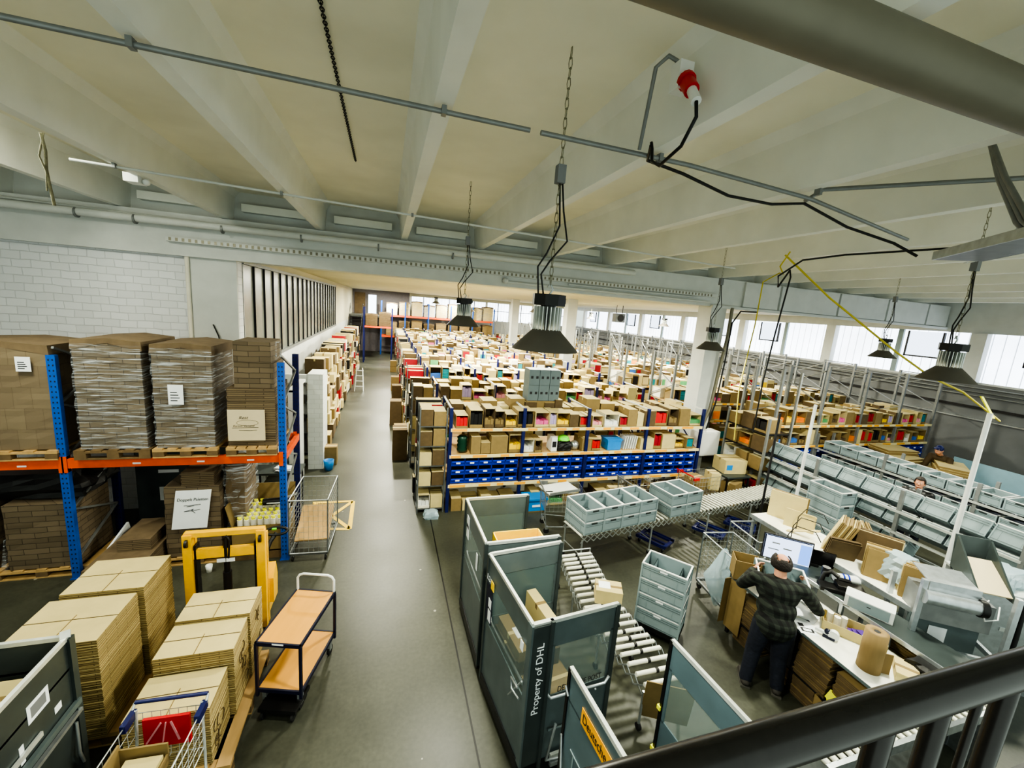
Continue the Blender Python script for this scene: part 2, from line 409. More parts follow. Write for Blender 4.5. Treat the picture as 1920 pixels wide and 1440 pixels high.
# right wall: low wall, glazed band with piers
mb = MB().box(XW, XW+.2, -1.5, YB, 0, 3.35, 'wall_grey').box(XW, XW+.2, -1.5, YB, 4.9, 6.3, 'paint_white')
struct(mb.build('wall_right'))
piers = [8.3+4.6*k for k in range(-2, 7)]
for i, y in enumerate(piers):
    struct(MB().box(XW-.18, XW+.12, y-.19, y+.19, 3.35, 4.9, 'paint_white').build('wall_right.%03d' % (i+1)))
for i, y in enumerate(piers[:-1]):
    wn += 1
    w = struct(MB().box(XW+.06, XW+.1, y+.19, y+4.41, 3.35, 4.9, 'glazing').build('window_%d' % wn))
    mb = MB().box(XW-.02, XW+.06, y+2.1, y+2.26, 3.35, 4.9, 'crate_grey').box(XW-.04, XW+.06, y+.19, y+4.41, 3.31, 3.37, 'paint_white')
    mb.build('window_frame', w)
    if y > 3:
        mb = MB()
        a, b_, c_, d_ = y+2.55, y+3.5, 4.02, 4.86
        if i % 2 == 0: a, b_ = y+.95, y+1.9
        mb.box(XW-.02, XW+.03, a, b_, c_, d_, 'daylight_soft').box(XW-.05, XW+.03, a-.05, a, c_-.05, d_, 'dark_steel').box(XW-.05, XW+.03, b_, b_+.05, c_-.05, d_, 'dark_steel')
        mb.box(XW-.05, XW+.03, a-.05, b_+.05, c_-.05, c_, 'dark_steel').build('window_sash', w)
mb = MB()                                     # pipes along the right wall
for z in (3.2, 3.08, 2.96): mb.cyl((XW-.12, 1, z), (XW-.12, YB, z), .025, 'grey_frame', 6)
mb.box(XW-.1, XW, 5, YB, 2.55, 2.62, 'dark_steel').box(XW-.1, XW, 0, YB, 2.2, 2.24, 'zinc')
trim(mb)
# columns
for i, y in enumerate((9.56, 18.9, 28.2)):
    mb = MB().box(8.37, 8.87, y-.25, y+.25, 0, 5.05 if i == 0 else 5.22, 'paint_white')
    struct(mb.build('wall_column' + ('' if i == 0 else '.%03d' % i)))
# far left: door landing, doors, stairs
d = struct(MB().box(-2.6, -1.75, YB-.04, YB, 3.2, 4.95, 'card_shade').build('door_1'))
MB().cyl((-1.9, YB-.1, 3.95), (-1.9, YB-.02, 3.95), .03, 'zinc').build('door_handle', d)
d = struct(MB().box(-1.5, -.85, YB-.04, YB, 3.2, 4.8, 'daylight').build('door_2'))
MB().box(-1.58, -1.5, YB-.08, YB, 3.2, 4.86, 'wall_grey').box(-.85, -.77, YB-.08, YB, 3.2, 4.86, 'wall_grey').build('door_frame', d)
trim(MB().box(-2.78, -.2, 34.5, YB, 3.05, 3.2, 'grey_steel'))
st = thing('metal_staircase', 'dark metal staircase up to the landing at the far left corner', 'staircase', (-2.2, 30, 0))
for i in range(15): MB().box(-.45, .45, i*.3, i*.3+.28, .2+i*.2, .23+i*.2, 'dark_steel').build('step', st)
mb = MB()
for x in (-.45, .45): mb.bar((x, 0, .1), (x, 4.4, 3.05), .04, .16, 'dark_steel')
mb.build('stringer', st)
mb = MB()
for x in (-.45, .45):
    mb.tube([(x, 0, 1.1), (x, 4.4, 4.05)], .02, 'dark_steel', 6)
    for i in range(6): mb.cyl((x, i*.85+.05, .15+i*.57), (x, i*.85+.05, 1.1+i*.57), .015, 'dark_steel', 5)
mb.build('handrail', st)
# white brick enclosure beside the aisle
mb = MB().box(-1.86, -1.5, 11.2, 12.0, 0, 2.52, 'brick_pier').box(-2.78, -1.87, 11.21, 11.3, 2.3, 2.5, 'paint_white').box(-2.78, -2.7, 9.76, 12, 0, 2.4, 'brick_pier')
struct(mb.build('wall_stub'))
d = struct(MB().box(-1.95, -1.9, 9.75, 10.9, 0, 2.38, 'paint_white').build('door_3'))
MB().box(-1.99, -1.86, 9.68, 9.75, 0, 2.42, 'paint_white').box(-1.99, -1.86, 9.68, 10.98, 2.38, 2.44, 'paint_white').build('door_frame', d)
# yellow floor marking
def fl(pts, w=.08):
    mb = MB()
    for a, b in zip(pts, pts[1:]): mb.bar((a[0], a[1], .003), (b[0], b[1], .003), w, .004, 'yellow')
    return trim(mb)
fl([(-1.45,9.25),(-.62,9.22),(-.6,8.02),(-.98,8.08)]); fl([(-1.4,9.2),(-.62,8.06)]); fl([(-1.3,8.1),(-.65,9.18)])
# floor joint
trim(MB().box(.98, 1.0, 0, 9, 0, .003, 'black'))
# mezzanine guard rail close to the viewer
gr = thing('guard_rail', 'dark brown round metal guard rail across the lower right corner', 'railing', (.9, .289, 3.02))
MB().tube([(-3, 0, 1.0), (3.5, 0, 1.0)], .024, 'rail_paint', 24).build('handrail', gr)
for x, q in ((-1.4,.018), (-.9,.018), (-.245,.0145), (-.125,.0135), (-.03,.006), (.04,.0135), (.25,.0145), (.42,.0145), (.7,.0145), (1.1,.0145)): MB().cyl((x, .005, 0), (x, .005, .975), q, 'rail_paint', 16).build('baluster', gr)
MB().box(-3, 3.5, -.03, .03, -.06, .0, 'rail_paint').build('base_plate', gr)
# ================================================================== SERVICES UNDER THE CEILING
def run(name, pts, r, m, label, cat, n=8, clips=()):
    t = thing(name, label, cat, pts[0]); o = Vector(pts[0])
    MB().tube([Vector(p)-o for p in pts], r, m, n).build(name.split('_')[-1] + '_run', t)
    for c in clips:
        c = Vector(c)-o; q = min(r, .03); MB().box(c.x-.015, c.x+.015, c.y-q*1.5, c.y+q*1.5, c.z-q*1.2, c.z+q*1.8, 'grey_frame').build('clip', t)
    return t
run('ventilation_duct', [(-2.5,1.28,5.57),(12,1.36,5.57)], .1, 'duct_grey', 'big round beige ventilation duct across the upper right corner', 'duct', 28)
run('cable_conduit', [(-9,2.92,5.7),(.9,2.92,5.7)], .017, 'grey_frame', 'grey conduit crossing under the ribs at upper left', 'conduit', 8, [(x,2.92,5.7) for x in (-6.16,-4.54,-2.92,-1.3,.32)])
run('cable_conduit', [(.98,2.92,5.7),(2.2,2.93,5.7),(3.6,3.03,5.68),(5.6,3.42,5.62)], .018, 'grey_frame', 'grey conduit with black cable leading right to the cable tray', 'conduit', 8, [(x,2.93,5.7) for x in (1.94,3.56)])
run('power_cable', [(1.77,2.8,5.72),(1.85,2.95,5.68),(2.2,2.98,5.65),(2.7,3.02,5.57),(3.2,3.05,5.58),(3.6,3.08,5.65),(4.1,3.02,5.5),(4.5,2.85,5.38),(4.6,2.7,5.26)], .012, 'black', 'black cable sagging below the grey conduit towards the cable tray', 'cable')
run('cable_conduit', [(-3.3,6.0,5.72),(1.2,6.45,5.7),(6.8,7.1,5.68)], .016, 'paint_white', 'thin white conduit crossing the ribs farther back', 'conduit', 6, [(-2.92,6.02,5.72),(-1.3,6.2,5.71),(.32,6.36,5.7)])
run('cable_conduit', [(5.0,2.1,5.85),(3.95,3.2,5.85),(3.75,3.2,5.72)], .02, 'grey_frame', 'thin grey bent conduit beside the rib below the duct', 'conduit')
t = run('heating_pipe', [(-9,9.1,5.53),(-4,9.1,5.55),(5.55,9.1,5.6),(5.72,9.1,5.6),(5.76,9.2,5.62)], .065, 'paint_white', 'white insulated pipe along the face of the cross girder', 'pipe', 14)
for x in (-5.0,-4.2,-2.9,-1.6,-.2,1.3): MB().cyl((x+9, 0, 0), (x+9.03, 0, 0), .082, 'grey_frame', 12).build('pipe_clamp', t)
run('cable_conduit', [(-9,9.22,5.68),(-3.2,9.22,5.62)], .02, 'paint_white', 'thin white conduit above the insulated pipe at far left', 'conduit')
t = thing('cable_channel', 'long white slotted cable channel on the cross girder', 'channel', (-3.8, 9.2, 5.27))
mb = MB().box(0, 12.2, -.03, .1, -.04, .04, 'paint_white'); mb.build('channel', t)
mb = MB()
for i in range(120): mb.box(.05+i*.1, .09+i*.1, -.034, -.028, -.028, .028, 'duct')
mb.build('slots', t)
t = thing('cable_conduit', 'pair of thin conduits below the girder left of the column', 'conduit', (2.6, 9.25, 5.1))
MB().cyl((0,0,0), (5.6,0,0), .03, 'paint_white').cyl((1.5,0,.09), (5.2,0,.09), .02, 'paint_white').build('pipes', t)
MB().ball((-.05,0,.03), .07, 'paint_white').build('junction_box', t)
t = thing('vertical_pipe', 'thin cream pipe standing against the white brick wall', 'pipe', (-3.57, 9.38, 0)); MB().cyl((0,0,0), (0,0,5.2), .035, 'card_white').build('pipe', t)
# CEE socket with plug on the rib side
t = thing('power_socket', 'red and white three-phase socket with plug on the white rib', 'socket', (1.74, 2.5, 5.95))
MB().box(-.05,.05,-.04,.05,-.02,.14,'plastic_white').build('housing', t)
MB().cyl((0,-.05,.02),(-.01,-.13,-.07),.045,'red',14).cyl((0,-.04,.03),(0,-.06,.01),.056,'red',14).build('socket_ring', t)
MB().cyl((-.01,-.13,-.07),(-.02,-.2,-.16),.03,'plastic_white',12).build('plug', t)
run('power_cable', [(1.72,2.3,5.79),(1.72,2.28,5.7),(1.73,2.4,5.58),(1.74,2.62,5.53),(1.76,2.75,5.6),(1.77,2.78,5.69),(1.77,2.8,5.74)], .011, 'black', 'looped black cable hanging from the red socket', 'cable')
run('cable_conduit', [(1.74,2.5,6.12),(1.71,2.3,6.12),(1.76,2.9,5.72)][::2] and [(1.73,2.52,6.1),(1.66,2.55,6.14),(1.62,2.62,6.1),(1.74,2.9,5.72)], .014, 'grey_frame', 'thin grey conduit rising to the red socket', 'conduit')
# cable tray at the right
t = thing('cable_tray', 'perforated galvanized cable tray hanging at the upper right edge', 'tray', (4.5, 2.52, 5.2), radians(-128))
mb = MB().box(0, 4.0, 0, .32, 0, .012, 'grey_steel').box(-.0, 4.0, -.01, 0, 0, .07, 'zinc').box(0, 4.0, .32, .33, 0, .07, 'dark_steel'); mb.build('tray', t)
mb = MB()
for i in range(3):
    for j in range(3): mb.box(-.24+j*.07, -.19+j*.07, .317, .334, .012+i*.02, .02+i*.02, 'paint_white')
mb.build('slots', t)
mb = MB().box(1.0, 3.6, .5, .9, .02, .035, 'dark_steel').box(.98, 1.0, .5, .9, .02, .12, 'black'); mb.build('side_tray', t)
mb = MB()
for k in range(3): mb.tube([(.9+.07*k, .1, .02), (.75+.05*k, .08, .15), (.5+.03*k, .05, .5), (.2, .05, .95)], .017, 'grey_frame', 8)
mb.build('cables', t)
mb = MB()
for x in (.05, 1.3): mb.cyl((x+.3,.3,0), (x+.3,.3,1.0), .008, 'zinc', 6)
mb.build('hanger', t)
# hanging chain remnants and cables
def chain(mb, a, b, m='rope', r=.006, step=.035):
    a, b = Vector(a), Vector(b); n = max(2, int((b-a).length/step)); d = (b-a)/n
    for i in range(n):
        p = a+d*i; o = Vector((.008,0,0)) if i % 2 else Vector((0,.008,0))
        mb.tube([p+o, p+d*.5+o*1.6, p+d*1.15+o, p+d*1.15-o, p+d*.5-o*1.6, p-o], r*.55, m, 4, closed=True)
    return mb
t = thing('steel_chain', 'dark chain lying along the ceiling slab at upper middle', 'chain', (0,0,0)); chain(MB(), (-.434,3.0,6.28), (-.438,6.35,6.28), 'black', .009).build('links', t)
t = thing('hanging_cable', 'frayed grey cable end hanging before the white brick wall', 'cable', (-3.05,5.2,5.75))
MB().tube([(0,0,0),(.02,0,-.15),(0,.02,-.3),(.02,0,-.42),(.03,.02,-.62)], .012, 'rope', 6).tube([(.02,0,0),(-.03,0,-.2),(.01,0,-.33),(.0,.0,-.5)], .008, 'rope', 5).build('strands', t)
t = thing('wall_cable', 'short black cable end on the wall above the wrapped pallets', 'cable', (-3.2,9.4,3.35)); MB().tube([(.1,0,0),(.09,-.05,.2),(0,-.03,.42)], .012, 'black', 5).build('cable', t)
t = thing('floodlight', 'small white floodlight on the rib at left', 'lamp', (-2.95, 6.6, 5.72)); MB().box(-.13,.02,-.1,.1,-.05,.05,'plastic_white').build('housing', t); MB().ball((.06,0,-.02),.04,'plastic_white').build('bulb', t)
run('extension_cable', [(6.35,5.6,5.75),(7.0,5.2,5.1),(7.9,4.6,4.3),(8.5,4.4,3.95),(9.0,4.2,3.75),(9.85,4.05,3.3)], .016, 'cable_yellow', 'yellow cord slanting down from the ceiling past the lamp to the pole', 'cord')
run('hanging_cable', [(7.0,3.6,5.72),(6.6,4.8,5.7),(6.15,5.1,5.6),(5.95,5.3,5.35),(6.1,5.4,5.2),(6.4,5.5,5.5),(6.5,5.55,5.4),(6.45,5.6,4.4),(6.5,5.7,3.6),(6.6,5.8,2.6)], .014, 'black', 'black cable looping under the ribs and dropping past the column', 'cable')
run('extension_cable', [(6.1,5.3,5.74),(5.95,5.3,5.5),(6.1,5.35,5.4),(6.3,5.6,5.45),(6.2,5.8,5.3),(6.25,5.85,4.6),(6.2,5.9,3.4),(6.35,5.95,2.4)], .011, 'cable_yellow', 'yellow cord looped beside the black hanging cable', 'cord')
run('cable_bundle', [(8.95,9.2,5.0),(8.9,9.15,4.2),(8.85,9.2,3.2),(8.78,9.22,2.2),(8.6,9.24,1.6)], .045, 'duct', 'grey cable bundle running down the front column', 'cable')
run('power_cable', [(9.8,9.2,4.95),(9.2,9.15,4.93),(8.95,9.12,4.6),(8.93,9.12,3.6),(8.85,9.12,2.4),(8.7,9.15,1.62)], .02, 'black', 'black cables bending off the girder down the front column', 'cable')
t = thing('distribution_box', 'white electrical distribution box on the foot of the column', 'box', (8.62, 9.12, .92))
MB().box(-.36,.36,-.22,.16,0,.68,'plastic_white').build('cabinet', t); MB().box(-.33,.33,-.235,-.22,.03,.65,'plastic_white').build('door', t)
# high-bay lamps
def lamp(loc, label, z_top=6.3, sc=1.):
    t = thing('high_bay_lamp', label, 'lamp', loc, group='high bay lamps')
    s = .25*sc
    MB().lathe([(s,0),(s*.97,.012),(s*.42,.15),(s*.36,.155),(s*.36,.14),(s*.4,.14),(s*.95,.0)], (0,0,0), 'shade_metal', 32).build('lamp_shade', t)
    mb = MB()
    for i in range(22):
        a = 2*pi*i/22; mb.bar((s*.22*cos(a), s*.22*sin(a), .235), (s*.42*cos(a), s*.42*sin(a), .235), .006, .17, 'alu')
    mb.cyl((0,0,.15), (0,0,.33), s*.24, 'black_gloss', 14); mb.build('heat_sink', t)
    mb = MB().lathe([(s*.2,.33),(s*.5,.33),(s*.5,.41),(s*.2,.41),(0,.41)], (0,0,0), 'black', 8, a0=.2, smooth=False).box(s*.3,s*.52,-.02,.05,.35,.39,'wall_grey'); mb.build('driver_housing', t)
    MB().tube([(0,0,.41),(.025,0,.45),(0,0,.49),(-.02,0,.46)], .008, 'zinc', 6).build('hook', t)
    top = z_top-loc[2]
    chain(MB(), (0,0,.48), (0,0,top-(.05 if loc[1]<8 else .3)), 'rope', .005, .06 if loc[1] < 8 else .3).build('chain', t)
    b = min(1.2, top-.3)
    if loc[1] < 9:
        MB().box(-.03,.03,-.03,.03,b-.02,b+.1,'wall_grey').build('junction_box', t)
        MB().tube([(.02,0,b),(.05,0,b-.2),(.1,0,b-.4),(-.02,0,b-.55),(-.08,0,.55),(-.05,0,.41)], .007, 'black', 5).tube([(0,0,b),(.03,0,b-.3),(-.05,0,b-.5),(-.11,0,.6),(-.09,0,.41)], .007, 'black', 5).build('power_cable', t)
    MB().lathe([(0,.03),(s*.5,.03)], (0,0,0), 'lens', 16).build('diffuser', t)
    return t
LP = [(1.15,2.92,4.22,'large dark high bay lamp nearest, hanging at picture centre'),(1.12,6.3,4.2,'dark high bay lamp left behind the nearest one'),(5.95,2.95,4.1,'dark high bay lamp at right with yellow cord behind it'),
 (5.78,6.3,4.05,'dark high bay lamp in front of the white column'),(10.3,6.25,4.1,'high bay lamp before the windows, left of the largest right one'),(10.6,2.95,4.1,'high bay lamp cut by the right picture edge'),
 (5.3,14.6,4.45,'small far high bay lamp over the rear shelves, centre'),(3.1,16.5,4.3,'small far high bay lamp behind the left lamp chain'),(3.1,28,4.5,'tiny far high bay lamp before the wrapped pallets'),(12.4,24,4.3,'tiny far high bay lamp before right windows'),(13.8,18.5,4.25,'tiny far high bay lamp right of the hanging fan heater')]
for x, y, z, l in LP: lamp((x, y, z), l, 6.3 if y < 9 else 5.22, 1. if y < 9 else 1.1)
t = thing('fan_heater', 'small dark fan heater hanging before the far windows', 'heater', (12.9, 21.5, 4.25)); MB().box(-.3,.3,-.2,.2,0,.5,'grey_steel').build('casing', t); MB().cyl((0,-.25,.25),(0,-.2,.25),.2,'black',16).build('fan', t); MB().cyl((-.2,0,.5),(-.2,0,.97),.02,'black',5).cyl((.2,0,.5),(.2,0,.97),.02,'black',5).build('hanger', t)
# ================================================================== LIGHT
def area(loc, size, power, col=(1,1,.82), rot=(0,0,0), sy=None, spread=None):
    l = bpy.data.lights.new('area_light', 'AREA'); l.energy = power; l.color = col; l.size = size; l.shape = 'DISK' if sy is None else 'RECTANGLE'
    if sy: l.size_y = sy
    if spread: l.spread = spread
    o = bpy.data.objects.new('area_light', l); C.objects.link(o); o.location = loc; o.rotation_euler = rot
for x, y, z, l in LP:
    area((x, y, z-.02), .3, 115 if y < 9 else 300)
for x in (0.2, 5.3, 12.6):
    for y in (12.5, 18, 23.5, 29.5, 35): area((x, y, 5.1), .5, 320, (1,.98,.8))  # unseen area lights added to brighten the far hall, no fittings
area((-4.4,5.4,6.2), 1.2, 190)  # unseen lamp added to brighten the left wall and carton tops
area((-3.7,1.6,6.1), .8, 70)  # another unseen light with no fitting, over the left foreground
w = bpy.data.worlds.new('world'); bpy.context.scene.world = w; w.use_nodes = True
bg = w.node_tree.nodes['Background']; bg.inputs[0].default_value = (.76,.88,.79,1); bg.inputs[1].default_value = 1.0
vs = bpy.context.scene.view_settings; vs.view_transform = 'AgX'; vs.look = 'AgX - High Contrast'; vs.exposure = .36
# ================================================================== LEFT PALLET RACK
def upright_mesh(mb, x, y, h, m, w=.09, d=.07):
    """perforated rack post: channel with two rows of dark holes"""
    mb.box(x-w/2, x+w/2, y-d/2, y+d/2, 0, h, m)
    mb.box(x-w/2-.02, x+w/2+.02, y-d/2-.02, y+d/2+.02, 0, .012, m)
def holes(mb, x, y, h, w=.09, m='ink', z0=.1, step=.075):
    z = z0
    while z < h-.05:
        for s in (-.022, .022): mb.box(x+s-.007, x+s+.007, y-.002, y+.001, z, z+.022, m)
        z += step
rk = thing('pallet_rack', 'blue and orange pallet rack holding wrapped pallets at left', 'rack', (0,0,0))
for x in (-7.18, -4.38, -1.57):
    for y in (7.2, 8.3):
        mb = MB(); upright_mesh(mb, x, y, 3.4, 'blue_steel' if y < 8 else 'navy', .1); u = mb.build('upright', rk)
        if x > -5: mb = MB(); holes(mb, x, y-.036, 3.4); mb.build('punched_holes', u)
    mb = MB()
    for k in range(4): mb.bar((x, 7.23, .3+.8*k), (x, 8.27, .7+.8*k), .03, .03, 'grey_frame').bar((x, 8.27, .7+.8*k), (x, 7.23, 1.1+.8*k), .03, .03, 'grey_frame')
    mb.build('brace', rk)
for x0, x1 in ((-7.13, -4.43), (-4.33, -1.62)):
    for y in (7.2, 8.3):
        b = MB().box(x0, x1, y-.03, y+.03, 1.76, 1.9, 'orange_steel').box(x0-.06, x0, y-.045, y+.045, 1.7, 1.94, 'orange_steel').box(x1, x1+.06, y-.045, y+.045, 1.7, 1.94, 'orange_steel').build('beam', rk)
        if y < 8:
            for q in (.3, .6, .85): MB().box(x0+(x1-x0)*q-.05, x0+(x1-x0)*q+.05, -.0345+y, -.03+y, 1.8, 1.825, 'paper').build('label_sticker', b)
MB().box(-1.58,-1.52, 7.22,8.28, 1.78,1.9,'orange_steel').build('end_tie', rk)
def pallet(x, y, z, w=1.2, d=.8, rz=0, label='', m='wood_raw'):
    t = thing('wooden_pallet', label, 'pallet', (x, y, z), rz)
    mb = MB()
    for i in range(5): mb.box(-w/2+i*(w-.12)/4, -w/2+i*(w-.12)/4+.12, -d/2, d/2, .12, .142, m)
    mb.build('deck_boards', t)
    mb = MB()
    for j in (-1,0,1): mb.box(-w/2, w/2, j*(d/2-.05)-.05, j*(d/2-.05)+.05, .098, .12, m).box(-w/2, w/2, j*(d/2-.05)-.05, j*(d/2-.05)+.05, 0, .02, m)
    mb.build('stringers', t)
    for i in (-1,0,1):
        for j in (-1,0,1): MB().box(i*(w/2-.07)-.07, i*(w/2-.07)+.07, j*(d/2-.05)-.05, j*(d/2-.05)+.05, .02, .098, 'wood_dark').build('block', t)
    return t
def bulge(mb, x0, x1, y0, y1, z0, z1, m, nz=16, nx=5, amp=.02, taper=.03, seed=1):
    """slightly irregular wrapped block"""
    R = random.Random(seed); ring = []
    pts = [(x0+(x1-x0)*i/nx, y0) for i in range(nx)]+[(x1, y0+(y1-y0)*i/nx) for i in range(nx)]+[(x1-(x1-x0)*i/nx, y1) for i in range(nx)]+[(x0, y1-(y1-y0)*i/nx) for i in range(nx)]
    cx, cy = (x0+x1)/2, (y0+y1)/2; vs = []; N = len(pts)
    for k in range(nz+1):
        f = k/nz; sc = 1-taper*(f-.5) if f > .5 else 1
        for (x, y) in pts:
            a = R.uniform(-amp, amp)
            vs.append((cx+(x-cx)*(sc+a), cy+(y-cy)*(sc+a), z0+(z1-z0)*f))
    fs = [(k*N+i, k*N+(i+1) % N, (k+1)*N+(i+1) % N, (k+1)*N+i) for k in range(nz) for i in range(N)]
    fs += [tuple(range(N))[::-1], tuple(nz*N+i for i in range(N))]
    mb.add(vs, fs, m); return mb
def load(x0, x1, y0, y1, z0, z1, label, body='box_wall', film=True, seed=1, sheet=None):
    t = thing('wrapped_pallet_load' if film else 'carton_pallet_load', label, 'pallet load', ((x0+x1)/2, (y0+y1)/2, z0))
    w, d, h = (x1-x0)/2, (y1-y0)/2, z1-z0
    bulge(MB(), -w, w, -d, d, 0, h, body, 18, 6, .012, .02, seed).build('carton_stack', t)
    if film: bulge(MB(), -w-.012, w+.012, -d-.012, d+.012, 0, h-.02, 'film', 34, 8, .022, .02, seed+5).build('stretch_film', t)
    MB().prism([(-w-.02,h-.1),(-w-.01,h+.03),(0,h+.07),(w+.01,h+.03),(w+.02,h-.1),(w,h-.1),(0,h+.0),(-w,h-.1)], 'y', -d-.0, d+.03, 'card_shade').build('cover_sheet', t)
    if sheet:
        sx, sz, sw, sh = sheet; mb = MB().box(sx-sw/2, sx+sw/2, -d-.045, -d-.04, sz-sh/2, sz+sh/2, 'paper')
        s = mb.build('paper_sheet', t); mb = MB()
        for i in range(4): mb.box(sx-sw*.35, sx+sw*(.1+.08*(i % 3)), -d-.047, -d-.0455, sz+sh*(.1-.14*i), sz+sh*(.1-.14*i)+.012, 'ink')
        mb.build('print', s)
    return t
Z1 = 1.905
pallet(-4.98, 7.6, Z1, 1.15, .95, label='pallet on the orange beam under the leftmost brown load')
pallet(-3.76, 7.6, Z1, .9, 1.0, label='dark pallet on the orange beam under the second load', m='wood_dark')
pallet(-2.87, 7.6, Z1, .83, 1.0, label='pallet on the orange beam under the third, film-wrapped load')
pallet(-1.99, 7.6, Z1, .7, 1.0, label='pallet on the orange beam beside the blue end post')
load(-5.55, -4.42, 7.18, 8.1, Z1+.145, 3.5, 'tall brown carton load at the left picture edge on the rack', 'box_wall_tall', False, 3, (.33, 1.22, .16, .2))
load(-4.14, -3.36, 7.16, 8.15, Z1+.145, 3.6, 'film-wrapped dark carton load, second from left on the rack', 'box_wall', True, 7)
load(-3.24, -2.5, 7.16, 8.1, Z1+.145, 3.58, 'film-wrapped carton load with white sheet, third on the rack', 'box_wall', True, 11, (-.08, .83, .19, .3))
t = thing('flat_carton_stack', 'stack of flat cartons with cardboard sign beside the blue end post', 'carton stack', (-1.99, 7.6, Z1+.145))
def flats(mb, x0, x1, y0, y1, z0, z1, th=.022, m='stack_edge', jit=.006, mt='card', R=random.Random(3)):
    n = max(2, int((z1-z0)/th)); th = (z1-z0)/n
    for i in range(n):
        a, b = R.uniform(-jit, jit), R.uniform(-jit, jit)
        mb.box(x0+a, x1+a, y0+b, y1+b, z0+i*th, z0+(i+1)*th-.0015, m, mt=mt)
    return mb
flats(MB(), -.33, .33, -.43, .45, 0, .93, .04, 'stack_edge_dark', mt='card_shade').build('flat_cartons', t)
sg = MB().box(-.32, .19, -.47, -.455, .1, .6, 'paper_cream').build('cardboard_sign', t)
text('Rest', .07, 'ink', parent=sg, loc=(-.17,-.471,.45), rot=(pi/2,0,0), ext=.0005, shear=.3)
mb = MB(); mb.tube([(-.05+.15*cos(a), -.471, .39+.045*sin(a)) for a in [i*.35 for i in range(18)]], .002, 'ink', 4, closed=True)
scribble(mb, [(-.26,.31),(.1,.315)], 0, 0, -.471); scribble(mb, [(-.17,.27),(-.02,.262),(.08,.272)], 0, 0, -.471); mb.build('pen_lines', sg)
text('Karton Versand', .045, 'ink', parent=sg, loc=(-.25,-.471,.325), rot=(pi/2,0,0), ext=.0005, shear=.3)
t = thing('carton_bundle', 'dark carton bundle strapped on top of the flat carton stack', 'cartons', (-1.95, 7.6, Z1+1.08))
MB().box(-.27,.27,-.4,.3,0,.39,'box_wall').build('lower_cartons', t); MB().box(-.27,.24,-.4,.3,.395,.72,'box_wall').build('upper_cartons', t)
MB().tube([(.3,-.3,.1),(.32,-.1,.12),(.32,-.05,.35),(.31,-.28,.4)], .012, 'film', 5, closed=True).tube([(.29,-.3,.45),(.31,-.1,.5),(.3,-.05,.7),(.29,-.28,.72)], .012, 'film', 5, closed=True).build('strap_loop', t)
# under the rack
pallet(-4.85, 7.72, 0, 1.2, .9, label='pallet on the floor under the dark carton load, far left')
t = thing('carton_pallet_load', 'dark load of stacked cartons under the rack, far left', 'pallet load', (-4.82, 7.7, .145))
bulge(MB(), -.4, .42, -.4, .42, 0, 1.02, 'box_wall', 10, 4, .012, .03, 4).build('carton_stack', t)
MB().prism([(-.5,.0),(-.42,.5),(-.43,.0)], 'y', -.4, .4, 'film').build('film_edge', t)
t = thing('carton_pallet_load', 'second dark carton load cut by the left picture edge', 'pallet load', (-6.0, 7.7, 0)); bulge(MB(), -.6, .6, -.4, .42, .0, 1.25, 'box_wall', 10, 4, .014, .03, 9).build('carton_stack', t)
t = thing('wrapped_bale', 'crumpled black film bale on top of the dark cartons', 'bale', (-5.2, 7.8, 1.2)); bulge(MB(), -.8, .85, -.35, .45, 0, .33, 'black', 5, 6, .07, .5, 2).build('film', t)
t = thing('flat_carton_stack', 'low dark stack of long flat cartons leaning beside the blue back post', 'carton stack', (-3.72, 7.2, 0))
flats(MB(), -.3, .38, -.55, .75, .0, .42, .035, 'stack_edge_dark', mt='card_shade').build('flat_cartons', t); MB().box(-.1,.32,-.1,.6,.42,.6,'stack_edge_dark',mt='card_shade').build('upper_cartons', t)
MB().bar((-.36,-.7,.02), (-.34,.7,.45), .03, .14, 'paper').build('foam_strip', t)
t = thing('grey_cabinet', 'dark grey steel cabinet against the wall behind the rack', 'cabinet', (-3.8, 9.0, 0)); MB().box(-.55,.95,-.2,.3,0,1.5,'panel_dark').build('body', t); MB().box(-.2,.12,-.205,-.2,1.0,1.06,'paper').box(-.2,.1,-.205,-.2,.45,.72,'plastic_white').build('labels', t)
pallet(-2.85, 7.72, 0, 1.1, .9, label='pallet under the carton load bearing the white sign')
t = thing('carton_pallet_load', 'brown carton load under the rack with white handwritten sign', 'pallet load', (-2.9, 7.7, .145))
bulge(MB(), -.38, .38, -.4, .42, 0, 1.2, 'box_wall', 14, 4, .012, .03, 14).build('carton_stack', t)
flats(MB(), -.15, .3, -.36, .3, 1.2, 1.42, .07, 'stack_edge_dark', mt='card_shade').build('top_cartons', t)
sg = MB().obox((.0,-.44,.83), (.24,0,.0), (0,.006,0), (.045,0,.325), 'paper').build('white_sign', t)
text('Doppelt Paletten', .07, 'ink', parent=sg, loc=(-.19,-.449,.98), rot=(pi/2,0,0), width=.42, ext=.0005, shear=.2)
mb = MB(); scribble(mb, [(-.1,.9),(.13,.915)], 0, 0, -.449); scribble(mb, [(-.06,.885),(.04,.895)], 0, 0, -.449); scribble(mb, [(.12,.83),(.03,.815),(-.1,.8),(.03,.84),(0,.815),(.05,.77)], 0, 0, -.449); mb.build('pen_lines', sg)
t = thing('film_sheet', 'crumpled clear film hanging at the right of the signed load', 'film', (-2.3, 7.75, .0))
bulge(MB(), -.2, .12, -.3, .35, .3, 1.72, 'film', 14, 4, .12, -.3, 21).build('film', t); bulge(MB(), -.17, .08, -.27, .3, .0, 1.6, 'card_shade', 10, 3, .08, -.2, 22).build('packing_paper', t)
t = thing('open_carton', 'large open carton full of yellow-capped bottles under the rack', 'carton', (-1.98, 7.68, 0))
mb = MB(); W, D, Hh = .4, .42, .62
